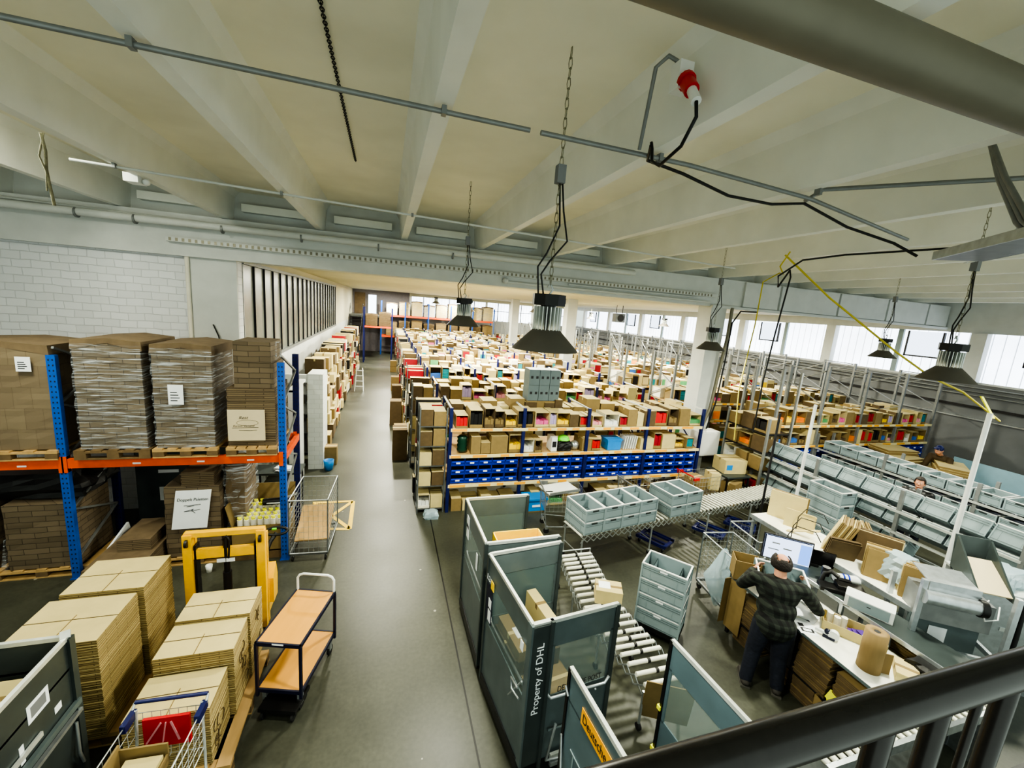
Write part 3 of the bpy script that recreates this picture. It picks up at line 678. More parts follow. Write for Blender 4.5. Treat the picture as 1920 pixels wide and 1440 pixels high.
for a in ((-W,W,-D,-D+.012),(-W,W,D-.012,D),(-W,-W+.012,-D,D),(W-.012,W,-D,D)): mb.box(*a, .14, Hh, 'card')
mb.box(-W,W,-D,D,.14,.16,'card'); mb.build('carton_body', t)
MB().obox((-W-.02,0,Hh+.17), (.006,0,.0), (0,D,0), (-.04,0,.18), 'card').obox((0,D+.04,Hh+.18), (W,0,0), (0,.006,0), (0,.04,.18), 'card').build('flaps', t)
mb = MB().box(-W,W,-D,D,0,.14,'wood_dark'); mb.build('base', t)
bt = None; n = 0
for j in range(5):
    for i in range(7):
        x, y, z = -2.27+i*.1, 7.36+j*.14, .52+(.05 if j > 2 else 0)
        if bt is None:
            bt = thing('spray_bottle', 'white bottle with yellow cap in the large open carton', 'bottle', (x, y, z), group='yellow-capped bottles in the carton')
            MB().cyl((0,0,0), (0,0,.17), .042, 'card_white', 8).build('bottle_body', bt); MB().cyl((0,0,.17), (0,0,.2), .03, 'yellow_neon', 8).box(-.035,.02,-.012,.012,.195,.215,'yellow_neon').build('cap', bt)
        else: dup(bt, (x, y, z), 0)
t = thing('black_bag', 'black packed bag lying on the yellow-capped bottles', 'bag', (-1.8, 7.75, .8)); MB().cyl((-.22,0,0), (.22,0,.02), .06, 'black', 10).build('bag', t); MB().box(-.15,.15,-.065,-.058,-.01,.01,'paper').build('print', t)
t = thing('small_table', 'small work table with papers behind the rack end', 'table', (-2.0, 9.05, 0)); MB().box(-.5,.4,-.25,.25,.86,.9,'panel_dark').build('table_top', t)
for a in (-.45,.35):
    for b in (-.2,.2): MB().cyl((a,b,0),(a,b,.86),.02,'dark_steel',6).build('leg', t)
t = thing('paper_pile', 'loose white papers on the small table behind the rack', 'papers', (-1.95, 9.0, .9))
for i in range(5): MB().box(-.15,.15,-.1,.1,i*.012,i*.012+.008,'paper',rz=i*.7).build('sheet', t)
t = thing('paper_cup', 'white paper cup on the floor under the rack', 'cup', (-2.62, 7.02, 0)); MB().lathe([(0,0),(.035,0),(.05,.12),(.045,.12),(.03,.01)], (0,0,0), 'plastic_white', 14).build('cup', t)
# ================================================================== FOREGROUND CARTON STACKS
def bigstack(x0, x1, y0, y1, z0, z1, label, seed, curves=False, dark=False):
    t = thing('flat_carton_stack', label, 'carton stack', ((x0+x1)/2, (y0+y1)/2, 0)); R = random.Random(seed)
    w, d = (x1-x0)/2, (y1-y0)/2
    flats(MB(), -w, w, -d, d, z0, z1, .013, 'stack_edge', .0032, 'card_light', R).build('flat_cartons', t)
    MB().box(-w, w, -.004, .004, z1-.0005, z1+.0012, 'card_dark').box(-.004,.004,-d,d*.2,z1-.0005,z1+.0012,'card').build('flap_seams', t)
    if curves:
        mb = MB()
        for k in range(curves):
            c = (R.uniform(-.7,.5)*d, z1-.1-R.uniform(0,z1-.3)); s = R.choice((-1,1))
            mb.tube([(w+.008, c[0]+s*.05*sin(a), c[1]+.06*cos(a)) for a in [i*pi/7 for i in range(8)]], .004, 'card_dark', 4)
        mb.build('hand_hole_cuts', t)
    return t
t = pallet(-2.83, 4.9, 0, .82, 1.3, label='pallet on the floor beneath the two tallest carton stacks')
bigstack(-3.17, -2.45, 4.92, 5.52, .145, 1.24, 'tall stack of flat cartons, rear one of the left pair', 31)
bigstack(-3.22, -2.49, 4.22, 4.88, .145, 1.21, 'tall stack of flat cartons nearest the grey roll container', 32)
pallet(-1.72, 4.35, 0, .85, 1.35, label='pallet on stacker forks under the shorter carton stacks')
bigstack(-2.08, -1.38, 4.66, 5.12, .145, .96, 'carton stack touching the yellow stacker mast, black seam on top', 33, 6)
bigstack(-2.08, -1.40, 4.2, 4.64, .145, .93, 'carton stack with curved side cuts, second from the yellow stacker', 34, 6)
bigstack(-2.1, -1.45, 3.72, 4.17, .145, .76, 'lowest flat carton stack beside the shopping cart', 35, 7)
# ================================================================== YELLOW STACKER
t = thing('pallet_stacker', 'yellow walkie pallet stacker behind the carton stacks', 'stacker', (-1.89, 5.6, 0))
for s in (-1, 1):
    mb = MB().box(s*.4-.05, s*.4+.05, -.06, .02, .05, 1.46, 'yellow_paint').box(s*.4-.05, s*.4+.05, .05, .1, .05, 1.38, 'yellow_paint').box(s*.33-.012, s*.33+.012, -.03, .08, .1, 1.3, 'black')
    mb.build('mast_column', t)
    MB().cyl((s*.4-.015,-.065,1.36), (s*.4+.015,-.065,1.36), .05, 'black', 12).build('chain_pulley', t)
    MB().box(s*.18-.08, s*.18+.08, -1.2, 0, .04, .1, 'yellow_paint').build('fork', t)
    MB().cyl((s*.4-.03,-.3,.06),(s*.4+.03,-.3,.06),.06,'tyre',12).build('wheel', t)
MB().box(-.44,.44,-.04,.04,1.42,1.48,'yellow_paint').build('top_crossbar', t)
MB().box(-.36,.36,-.03,.03,1.12,1.24,'yellow_paint').build('middle_crossbar', t)
MB().cyl((0,0,.1),(0,0,1.38),.035,'black',12).cyl((0,0,.1),(0,0,.9),.05,'dark_steel',12).build('lift_cylinder', t)
MB().tube([(.03,-.03,1.1),(.05,-.04,1.35),(.02,-.04,1.42),(-.03,-.03,1.36)], .012, 'black', 6).build('hose', t)
MB().box(-.36,.42,.12,.5,.08,.24,'yellow_paint').box(-.3,.3,.14,.48,.24,.27,'black').build('motor_housing', t)
MB().prism([(.1,.66),(.25,.82),(.32,.6),(.3,.3),(.1,.3)], 'x', .36, .5, 'yellow_paint').build('side_cover', t)
MB().tube([(.2,.6,.5),(.3,.8,.8),(.36,.9,.88)], .03, 'black', 8).build('tiller_arm', t)
mb = MB().tube([(.36+.15*cos(a),.92+.06*sin(a),.9+.03*sin(a)) for a in [i*pi/8 for i in range(16)]], .022, 'black', 6, closed=True); mb.build('tiller_handle', t)
MB().box(.3,.36,.9,.93,.93,.95,'lime').build('control_button', t)
MB().box(-.1,.1,-.034,-.031,1.05,1.1,'paper').build('sticker', t)
# ================================================================== TABLE TROLLEY
t = thing('table_trolley', 'two-shelf trolley with beech shelves, navy frame and white handle', 'trolley', (-.89, 4.66, 0), radians(-17))
for z, nm in ((.84, 'upper_shelf'), (.27, 'lower_shelf')):
    s = MB().box(-.225,.225,-.41,.41,z,z+.018,'wood').build(nm, t)
    MB().box(-.245,.245,-.43,-.41,z-.02,z+.022,'navy_dark').box(-.245,.245,.41,.43,z-.02,z+.022,'navy_dark').box(-.245,-.225,-.43,.43,z-.02,z+.022,'navy_dark').box(.225,.245,-.43,.43,z-.02,z+.022,'navy_dark').build('shelf_frame', s)
for x in (-.235,.235):
    for y in (-.42,.42): MB().box(x-.014,x+.014,y-.014,y+.014,.2,.84,'navy_dark').build('leg', t)
MB().tube([(-.225,.42,.86),(-.225,.42,1.02),(-.2,.42,1.06),(-.15,.42,1.08),(.15,.42,1.08),(.2,.42,1.06),(.225,.42,1.02),(.225,.42,.86)], .015, 'plastic_white', 10).build('push_handle', t)
for x in (-.19,.19):
    for y in (-.36,.36):
        q = MB().cyl((x-.014,y+.02,.06),(x+.014,y+.02,.06),.06,'tyre',16).build('castor', t); MB().box(x-.022,x+.022,y-.02,y+.04,.07,.2,'zinc').build('castor_fork', q)
MB().box(-.06,.06,-.4315,-.43,.845,.862,'paper').build('sticker', t)
t = thing('transport_dolly', 'small black dolly on the floor under the trolley front', 'dolly', (-1.0, 4.22, 0), radians(-17)); MB().box(-.2,.2,-.07,.25,.1,.14,'black').build('deck', t)
for x in (-.16,.16):
    for y in (-.04,.2): MB().cyl((x-.012,y,.045),(x+.012,y,.045),.045,'tyre',12).build('castor', t)
# ================================================================== MESH ROLL CAGES
def mesh_panel(mb, a, b, z0, z1, nx, nz, m='zinc', r=.002, fr=.012):
    a, b = Vector((a[0], a[1], 0)), Vector((b[0], b[1], 0)); Z = Vector((0,0,1))
    for i in range(1, nx): p = a.lerp(b, i/nx); mb.cyl(p+Z*z0, p+Z*z1, r, m, 4)
    for j in range(1, nz): mb.cyl(a+Z*(z0+(z1-z0)*j/nz), b+Z*(z0+(z1-z0)*j/nz), r, m, 4)
    mb.cyl(a+Z*z0, b+Z*z0, fr, m, 6).cyl(a+Z*z1, b+Z*z1, fr, m, 6).cyl(a+Z*z0, a+Z*z1, fr, m, 6).cyl(b+Z*z0, b+Z*z1, fr, m, 6)
    return mb
def wirecage(loc, rz, w, d, h, label, sides='flrk'):
    t = thing('mesh_roll_cage', label, 'roll cage', loc, rz)
    P = {'f':((-w,-d),(w,-d)), 'k':((-w,d),(w,d)), 'l':((-w,-d),(-w,d)), 'r':((w,-d),(w,d))}
    for s in sides: mesh_panel(MB(), *P[s], .16, h, 8, 10).build('mesh_panel', t)
    MB().box(-w,w,-d,-d+.03,.12,.16,'grey_steel').box(-w,w,d-.03,d,.12,.16,'grey_steel').box(-w,-w+.03,-d,d,.12,.16,'grey_steel').box(w-.03,w,-d,d,.12,.16,'grey_steel').build('base_frame', t)
    for x in (-w+.04, w-.04):
        for y in (-d+.05, d-.05): MB().cyl((x-.014,y,.055),(x+.014,y,.055),.055,'tyre',12).box(x-.02,x+.02,y-.03,y+.03,.08,.13,'zinc').build('castor', t)
    return t
wirecage((-1.15, 7.55, 0), radians(-3), .3, .5, 1.12, 'grey wire mesh roll cage beside the blue rack post')
t = thing('wooden_board', 'plywood board lying tilted inside the mesh roll cage', 'board', (-1.15, 7.55, .3)); MB().obox((0,.05,.14), (.27,0,0), (0,.42,.12), (0,-.003,.01), 'wood_raw').build('board', t)
wirecage((5.48, 4.78, 0), radians(-8), .28, .38, 1.02, 'empty mesh roll cage with bubble-wrap bag on its side', 'flkr')
wirecage((6.2, 4.95, 0), radians(-8), .3, .34, 1.1, 'mesh roll cage standing behind the monitor', 'flk')
t = thing('bubble_wrap', 'translucent bubble-wrap bundle hanging in the mesh cage by the desk', 'wrap', (5.2, 4.66, 0))
mb = MB(); R = random.Random(5); vs = []; N = 14; prof = [(.03,1.06),(.06,1.0),(.12,.9),(.17,.75),(.24,.6),(.22,.45),(.14,.3),(.1,.15),(.03,.05)]
for r, z in prof: vs += [(r*(1+R.uniform(-.25,.25))*cos(2*pi*k/N), r*(1+R.uniform(-.3,.3))*sin(2*pi*k/N)*.7, z) for k in range(N)]
mb.add(vs, [(i*N+k, i*N+(k+1) % N, (i+1)*N+(k+1) % N, (i+1)*N+k) for i in range(len(prof)-1) for k in range(N)], 'bag', True); mb.build('bag', t)
# ================================================================== POST ROLL CONTAINERS
def side(mb, a, b, z0, z1, m, th=.012):
    a, b = Vector(a), Vector(b); return mb.bar((a.x, a.y, (z0+z1)/2), (b.x, b.y, (z0+z1)/2), th, z1-z0, m)
def wallpart(t, a, b, h, window=True, bars=True, m='panel_grey'):
    """one side wall: steel band, clear window, lower panel, tubes on the outside"""
    a, b = Vector((a[0], a[1], 0)), Vector((b[0], b[1], 0)); Z = Vector((0,0,1)); d = (b-a).normalized(); nrm = Vector((d.y, -d.x, 0))
    mb = MB(); side(mb, a, b, h-.28, h-.02, m)
    if window:
        side(mb, a, b, .2, .92, m); side(mb, a, a+d*.05, .9, h-.26, m); side(mb, b-d*.05, b, .9, h-.26, m)
    else: side(mb, a, b, .2, h-.26, m)
    w = mb.build('side_wall', t)
    if window: side(MB(), a+d*.04, b-d*.04, .9, h-.27, 'panel_clear', .004).build('clear_window', w)
    MB().bar(a+Z*h, b+Z*h, .03, .035, 'alu').build('top_rail', w)
    if bars:
        mb = MB(); o = nrm*.03
        mb.tube([a+o+Z*.98, a+d*.03+o*1.6+Z*.94, b-d*.08+o*1.6+Z*.9, b-d*.03+o*1.4+Z*.96], .014, 'zinc', 8)
        mb.tube([a+d*.05+o+Z*.55, b-d*.05+o+Z*.5], .012, 'panel_grey', 8).bar(a+d*.1+o*1.5+Z*.24, b-d*.05+o*1.5+Z*.22, .03, .05, 'alu').bar(a+d*.1+o*1.8+Z*.16, b-d*.05+o*1.8+Z*.14, .03, .04, 'zinc')
        mb.build('rails', w)
        mb = MB(); R = random.Random(2)
        for k in range(7): p = a.lerp(b, R.uniform(.3,.8))+nrm*.02+Z*R.uniform(.45,.85); mb.ball(p, .014, 'zinc', n=6, k=4)
        mb.build('rivets', w)
    return w
def rollbase(t, w, d):
    MB().box(0,w,0,d,.14,.19,'panel_dark').build('floor_plate', t); MB().box(-.02,w+.02,-.02,.0,.06,.2,'dark_steel').box(-.02,0,0,d,.06,.2,'dark_steel').box(w,w+.02,0,d,.06,.2,'dark_steel').build('base_frame', t)
    for x in (.12, w-.12):
        for y in (.12, d-.12): MB().cyl((x-.015,y,.06),(x+.015,y,.06),.06,'tyre',14).build('castor', t)
def posts(t, pts, h, m='panel_dark', s=.022):
    for x, y in pts: MB().box(x-s,x+s,y-s,y+s,.1,h,m).build('corner_post', t)
# A: rear one
W, D, Hc = .94, 1.16, 1.76
t = thing('roll_container', 'grey post roll container at the rear, yellow crate edge inside', 'roll container', (1.19, 4.31, 0), radians(1)); A = t
rollbase(t, W, D); wallpart(t, (0,0), (0,D), Hc); wallpart(t, (0,D), (W,D), Hc, True, False, 'panel_grey'); wallpart(t, (0,0), (W,0), Hc, False, False)
posts(t, ((0,0),(0,D),(W,D),(W,0)), Hc)
MB().box(-.018,-.012,.85,.98,1.3,1.62,'paper').box(-.02,-.012,.3,.36,1.2,1.42,'paper').box(-.02,-.013,.86,.97,1.45,1.5,'ink').build('label_sheets', t)
t = thing('yellow_crate', 'yellow plastic crate inside the rear roll container', 'crate', (1.72, 4.6, .19), 0)
mb = MB()
for a in ((-.32,.32,-.2,-.185),(-.32,.32,.185,.2),(-.32,-.305,-.2,.2),(.305,.32,-.2,.2)): mb.box(*a,.9,1.42,'yellow')
mb.box(-.32,.32,-.2,.2,0,.9,'card'); mb.build('crate_body', t)
# B: nearest complete one with the lettering post
t = thing('roll_container', 'grey post roll container with white lettering on its corner post', 'roll container', (1.32, 3.0, 0), radians(6.5)); Bc = t
W, D = .93, 1.13
rollbase(t, W, D); wallpart(t, (0,0), (0,D), 1.74); wallpart(t, (0,D), (W,D), 1.74, True, False); wallpart(t, (.2,0), (W,0), 1.74)
p = MB().box(0,.17,-.02,.02,.08,1.74,'panel_dark').box(-.02,.0,-.02,.06,.08,1.74,'panel_grey').box(.17,.2,-.045,.01,.08,1.76,'panel_dark').build('corner_post', t)
text('Property of DHL', .1, 'paper', parent=p, loc=(.118,-.024,.78), rot=(pi/2,-pi/2,0), width=.76, ext=.001)
posts(t, ((0,D),(W,D),(W,0)), 1.74)
MB().bar((.0,.0,1.74), (.2,.0,1.74), .04, .04, 'alu').build('top_cap', t)
MB().tube([(.32,-.05,.62),(.22,-.1,.3),(.45,-.12,.28)], .014, 'zinc', 8).build('lock_lever', t)
sg = MB().box(-.022,-.016,.93,1.09,.98,1.42,'navy_dark').box(-.024,-.018,.94,1.02,1.0,1.14,'paper').box(-.024,-.018,.94,1.02,1.17,1.28,'paper').box(-.024,-.018,.9,.98,1.42,1.52,'yellow').build('notice_plate', t)
text('L21', .09, 'paper', parent=sg, loc=(-.026,1.1,1.47), rot=(pi/2,0,-pi/2), ext=.001)
MB().box(-.022,-.016,.12,.18,1.36,1.46,'paper').build('small_label', t)
MB().tube([(-.05,.06,.92),(-.06,.2,.9),(-.05,.25,.98),(-.05,.1,1.0)], .01, 'zinc', 6).tube([(-.04,.05,1.12),(-.04,.3,.72)], .008, 'zinc', 6).build('latch', t)
tx = text('DEUTSCHE POST', .09, 'ink', parent=t, loc=(.32,-.012,.94), rot=(pi/2,0,0), width=.5, ext=.001)
def carton(loc, s, rz, label, m='card', seam=True, name='cardboard_carton', group=None, label_card=None, cat='carton'):
    t = thing(name, label, cat, loc, rz, group); w, d, h = s[0]/2, s[1]/2, s[2]
    MB().box(-w,w,-d,d,0,h,m).build('carton_body', t)
    if seam: MB().box(-w-.001,w+.001,-.022,.022,h-.06,h+.0015,'card_light' if m != 'card_light' else 'card').build('packing_tape', t)
    if label_card: a, b, c, e = label_card; MB().box(a,b,c,e,h,h+.002,'paper').build('address_label', t)
    return t
carton((1.5, 3.75, .9), (.3,.55,.12), radians(8), 'long carton with label seen through the near roll container window', 'card', label_card=(-.08,.08,-.1,.06))
carton((1.78, 3.9, .9), (.12,.5,.3), radians(8), 'narrow tall carton inside the near roll container', 'card_light')
carton((1.72, 3.38, .19), (.5,.4,.5), radians(8), 'carton low inside the near roll container', 'card')
carton((1.6, 3.8, .19), (.55,.55,.7), radians(8), 'large carton at the bottom of the near roll container', 'card_dark')
# C: open one at the bottom of the picture
t = thing('roll_container', 'roll container with yellow Deutsche Post strip at the bottom edge', 'roll container', (1.55, 1.45, 0), radians(4)); W, D = 1.02, 1.08
rollbase(t, W, D)
w_ = wallpart(t, (0,0), (0,D), 1.73, False, False, 'panel_blue'); wallpart(t, (W,D), (W,0), 1.73, True, False, 'panel_blue')
sg = MB().box(-.012,-.008,.34,.86,1.46,1.6,'orange_tag').build('yellow_strip', w_)
text('Deutsche Post', .11, 'ink', parent=sg, loc=(-.014,.84,1.495), rot=(pi/2,0,-pi/2), width=.48, ext=.001)
MB().bar((-.01,.95,1.1), (-.01,.15,1.12), .006, .01, 'crate_grey').bar((-.01,.9,.7), (-.01,.9,1.1), .006, .01, 'crate_grey').bar((-.01,.35,.7), (-.01,.35,1.1), .006, .01, 'crate_grey').build('panel_creases', w_)
posts(t, ((0,0),(0,D),(W,D),(W,0)), 1.73, 'black', .016)
MB().tube([(-.02,D,1.1),(-.05,D-.1,.8),(-.04,D-.3,.6)], .01, 'zinc', 6).tube([(-.02,D+.02,1.55),(-.02,D-.03,1.5)], .01, 'zinc', 6).build('hooks', t)
MB().box(W-.03,W+.03,D-.01,D+.03,1.0,1.04,'yellow_neon').box(W-.03,W+.03,D-.01,D+.03,.55,.59,'yellow_neon').build('yellow_ties', t)
# D: left foreground container
t = thing('roll_container', 'grey roll container with worn labels at the lower left corner', 'roll container', (-3.38, 2.6, 0), 0); W, D = .97, 1.17
rollbase(t, W, D); w_ = wallpart(t, (W,0), (W,D), 1.62, False, False, 'panel_dark'); wallpart(t, (0,D), (W,D), 1.62, False, False, 'panel_dark')
posts(t, ((0,0),(0,D),(W,D),(W,0)), 1.62, 'panel_dark', .03)
MB().bar((W,D-.02,1.62), (W-.02,D+.02,1.66), .06, .05, 'alu').build('corner_cap', t)
mb = MB().box(W+.007,W+.009,.72,.92,1.28,1.43,'paper').box(W+.0085,W+.0095,.75,.89,1.31,1.4,'wall_grey').box(W+.007,W+.009,.95,1.02,1.12,1.18,'paper').box(W+.007,W+.009,.62,.66,1.05,1.2,'paper'); mb.build('label_sheets', w_)
MB().bar((W+.03,.1,1.02), (W+.03,D,1.02), .03, .05, 'panel_grey').bar((W+.03,.1,.93), (W+.03,D,.93), .03, .03, 'zinc').bar((W+.02,.2,1.12), (W+.02,.8,1.12), .015, .04, 'alu').build('rails', w_)
MB().tube([(W+.02,D-.05,.85),(W+.05,D-.1,.6),(W+.04,D-.05,.45)], .012, 'zinc', 6).build('latch', w_)
MB().box(.02,W-.02,.02,D-.02,.19,1.2,'card_dark').build('packed_cartons', t)
carton((-2.72, 3.42, 1.21), (.36,.34,.24), 0, 'pale carton in the lower left roll container, upper right', 'card_light')
carton((-3.05, 3.05, 1.21), (.32,.36,.36), 0, 'taller pale carton in the lower left roll container', 'card_light')
carton((-2.7, 3.0, 1.21), (.34,.4,.2), 0, 'carton with black marks in the lower left roll container', 'card_light')
carton((-2.66, 2.72, 1.41), (.3,.26,.1), 0, 'thin carton with blue sticker at the lower left corner', 'card_light')
# shopping carts -----------------------------------------------------
def wirebasket(mb, a0, a1, b0, b1, z0, z1, m, nx=8, ny=9, nz=4, r=.003, taper=.06):
    c = lambda x, y, z: (x*(1-taper*(z1-z)/(z1-z0)), y*(1-taper*(z1-z)/(z1-z0)), z)
    for j in range(nz+1):
        z = z0+(z1-z0)*j/nz; q = r*2 if j in (0, nz) else r
        mb.tube([c(a0,b0,z), c(a1,b0,z), c(a1,b1,z), c(a0,b1,z)], q, m, 5, closed=True)
    for i in range(nx+1):
        x = a0+(a1-a0)*i/nx
        for y in (b0, b1): mb.cyl(c(x,y,z0), c(x,y,z1), r, m, 4)
        mb.cyl(c(x,b0,z0), c(x,b1,z0), r, m, 4)
    for i in range(ny+1):
        y = b0+(b1-b0)*i/ny
        for x in (a0, a1): mb.cyl(c(x,y,z0), c(x,y,z1), r, m, 4)
    return mb
def shopcart(loc, rz, label, trimc='navy', flap=None, m='alu'):
    t = thing('shopping_cart', label, 'cart', loc, rz)
    wirebasket(MB(), -.26, .26, -.42, .42, .5, .92, m).build('basket', t)
    mb = MB()
    for s in (-1,1): mb.tube([(s*.24,.42,.95),(s*.25,.4,.45),(s*.27,.35,.18),(s*.2,-.45,.14)], .012, m, 8)
    mb.cyl((-.27,.35,.18),(.27,.35,.18),.01,m,6).cyl((-.2,-.45,.14),(.2,-.45,.14),.01,m,6); mb.build('chassis', t)
    MB().cyl((-.27,.47,.98),(.27,.47,.98),.016,trimc,10).cyl((-.27,.42,.93),(-.27,.47,.98),.012,m,6).cyl((.27,.42,.93),(.27,.47,.98),.012,m,6).build('push_handle', t)
    if flap:
        f = MB().box(-.17,.17,.36,.385,.62,.9,flap).build('child_seat_flap', t)
        mb = MB()
        for k in (-1,0,1): mb.bar((k*.12-.03,.355,.67), (k*.12*.3,.355,.86), .008, .014, 'rose')
        mb.build('star_slots', f)
    for s in (-1,1): MB().box(s*.26-.02,s*.26+.02,.28,.44,.88,.95,trimc).build('corner_piece', t)
    for x in (-.2,.2):
        for y in (-.4,.33): MB().cyl((x-.012,y,.06),(x+.012,y,.06),.06,'tyre',12).box(x-.016,x+.016,y-.03,y+.03,.09,.16,'zinc').build('castor', t)
    return t
shopcart((-1.72,3.2,0), radians(-3), 'shopping cart with red flap and navy corners at the bottom left', 'navy', 'red')
t = thing('open_carton', 'shallow open carton lying in the red-flapped shopping cart', 'carton', (-1.78,3.12,.68), radians(-3))
MB().box(-.17,.17,-.32,.24,0,.02,'card_light').box(-.17,-.155,-.32,.24,0,.24,'card').box(.155,.17,-.32,.24,0,.1,'card').box(-.17,.17,.225,.24,0,.2,'card').box(-.1,.15,-.3,.2,.02,.13,'card_light').build('carton_body', t)
shopcart((3.62,7.4,0), radians(80), 'wire shopping cart with white tray beside the blue tub', 'grey_frame', None, 'zinc')
t = thing('wire_tray', 'white wire tray lying on the shopping cart by the blue tub', 'tray', (3.5,7.35,.93), radians(10)); MB().box(-.36,.36,-.22,.22,0,.02,'plastic_white').box(-.36,.36,-.24,-.22,0,.05,'zinc').build('tray', t)
shopcart((5.6,7.55,0), radians(95), 'wire shopping cart behind the four crates on the conveyor', 'grey_frame', None, 'zinc')
shopcart((7.4,7.75,0), radians(95), 'wire shopping cart filled with cartons near the column', 'red', None, 'zinc')
carton((7.3,7.75,.56), (.4,.34,.3), .2, 'carton standing in the cart near the column', 'card'); carton((7.75,7.7,.56), (.24,.3,.42), -.2, 'narrow carton in the cart near the column', 'card_light')
# ================================================================== CRATES
def crate_mesh(w=.3, d=.2, h=.235):
    mb = MB(); th = .008; m = 'crate_grey'
    for a in ((-w,w,-d,-d+th),(-w,w,d-th,d),(-w,-w+th,-d,d),(w-th,w,-d,d)): mb.box(*a, .0, h-.012, m)
    mb.box(-w+th,w-th,-d+th,d-th,.0,.01,'crate_dark')
    for z in (h-.055, h-.085, .02):
        for a in ((-w-.006,w+.006,-d-.006,-d),(-w-.006,w+.006,d,d+.006),(-w-.006,-w,-d,d),(w,w+.006,-d,d)): mb.box(*a, z, z+.008, 'crate_dark')
    for x in (-w, w):
        for y in (-d, d): mb.box(x-.012,x+.012,y-.012,y+.012,0,h-.01,m)
    for k in (-.6,.6): mb.box(w*k-.006,w*k+.006,-d-.005,d+.005,0,h-.08,m,skip='tb')
    return mb
def crate(loc, rz, label, group=None, w=.3, d=.2, h=.235, tilt=None):
    t = thing('euro_crate', label, 'crate', loc, rz, group)
    crate_mesh(w, d, h).build('crate_body', t)
    mb = MB(); th = .012
    for a in ((-w-.008,w+.008,-d-.008,-d+th),(-w-.008,w+.008,d-th,d+.008),(-w-.008,-w+th,-d,d),(w-th,w+.008,-d,d)): mb.box(*a, h-.014, h, 'alu' if 0 else 'plastic_white')
    mb.build('crate_rim', t)
    for s in (-1,1):
        MB().box(s*(w+.004)-.006, s*(w+.004)+.006, -.06, .06, h-.05, h-.022, 'panel_dark').build('hand_grip', t)
    MB().box(-.05,.05,-d-.0085,-d-.006,h-.05,h-.025,'paper').build('label_card', t)
    if tilt: t.rotation_euler = (tilt[0], tilt[1], rz)
    return t
P0 = crate((3.93, 4.42, .17), radians(-51), 'grey euro crate, lowest of the stack of four on the dolly')
for k, l in ((1,'grey euro crate, second from bottom of the floor stack of four'),(2,'grey euro crate, third from bottom of the floor stack of four'),(3,'empty grey euro crate on top of the floor stack of four')): dup(P0, (3.93, 4.42, .17+k*.232), None, l)
def dolly(loc, rz, label, m='navy'):
    t = thing('crate_dolly', label, 'dolly', loc, rz)
    MB().box(-.31,.31,-.21,-.15,.11,.15,m).box(-.31,.31,.15,.21,.11,.15,m).box(-.31,-.25,-.21,.21,.11,.15,m).box(.25,.31,-.21,.21,.11,.15,m).box(-.31,.31,-.22,-.205,.11,.17,m).box(-.31,.31,.205,.22,.11,.17,m).box(-.25,.25,-.03,.03,.1,.13,m).build('dolly_frame', t)
    for x in (-.25,.25):
        for y in (-.16,.16): q = MB().cyl((x-.012,y,.045),(x+.012,y,.045),.045,'tyre',12).build('castor', t); MB().box(x-.018,x+.018,y-.02,y+.02,.06,.11,'zinc').build('castor_fork', q)
    return t
dolly((3.93,4.42,0), radians(-51), 'black crate dolly under the floor stack of four crates', 'black')
dl = dolly((5.35,6.5,0), radians(-62), 'navy crate dolly under the conveyor, nearest the two crate rows')
dup(dl, (6.82,6.6,0), radians(-58), 'navy crate dolly under the middle of the long conveyor'); dup(dl, (7.75,6.68,0), radians(-58), 'navy crate dolly under the conveyor beside the cardboard')
# long roller conveyor
an = radians(9.2); ca, sa = cos(an), sin(an)
t = thing('roller_conveyor', 'long extendable roller conveyor carrying two rows of grey crates', 'conveyor', (3.3, 6.22, 0), an)
L = 5.95
for k in range(56):
    x = .03+k*L/55; MB().cyl((x,-.27,.68),(x,.27,.68),.022,'roller',8).build('roller', t)
for s, nm in ((-1,'near'),(1,'far')):
    mb = MB(); n = 42
    for k in range(n):
        a = k*L/n; b = (k+1)*L/n
        mb.bar((a,s*.29,.56),(b,s*.29,.68),.006,.018,'zinc').bar((a,s*.29,.68),(b,s*.29,.56),.006,.018,'zinc')
    mb.build('scissor_side', t)
for x in (.05,1.7,3.3,4.7,5.85):
    for s in (-1,1):
        l_ = MB().cyl((x,s*.27,.08),(x,s*.27,.6),.016,'zinc',8).build('leg', t)
        MB().cyl((x-.02,s*.27,.04),(x+.02,s*.27,.04),.04,'tyre',12).box(x-.025,x+.025,s*.27-.02,s*.27+.02,.05,.09,'zinc').build('castor', l_)
    MB().cyl((x,-.27,.3),(x,.27,.3),.01,'zinc',6).build('cross_tie', t)
def onconv(u, v=0): return (3.3+u*ca-v*sa, 6.22+u*sa+v*ca)
i = 0
for j, u in enumerate((.25,.67,1.09,1.51)):
    for z, nm in ((.705,'lower'),(.942,'upper')):
        x, y = onconv(u); dup(P0, (x, y, z), an+pi/2, f'grey euro crate, {nm} tier, {ORD[j]} from left in the row of four')
for j, u in enumerate((2.32,2.74)):
    for z, nm in ((.705,'lower'),(.942,'upper')):
        x, y = onconv(u); dup(P0, (x, y, z), an+pi/2, f'grey euro crate, {nm} tier, {"left" if j == 0 else "right"} of the pair on the conveyor')
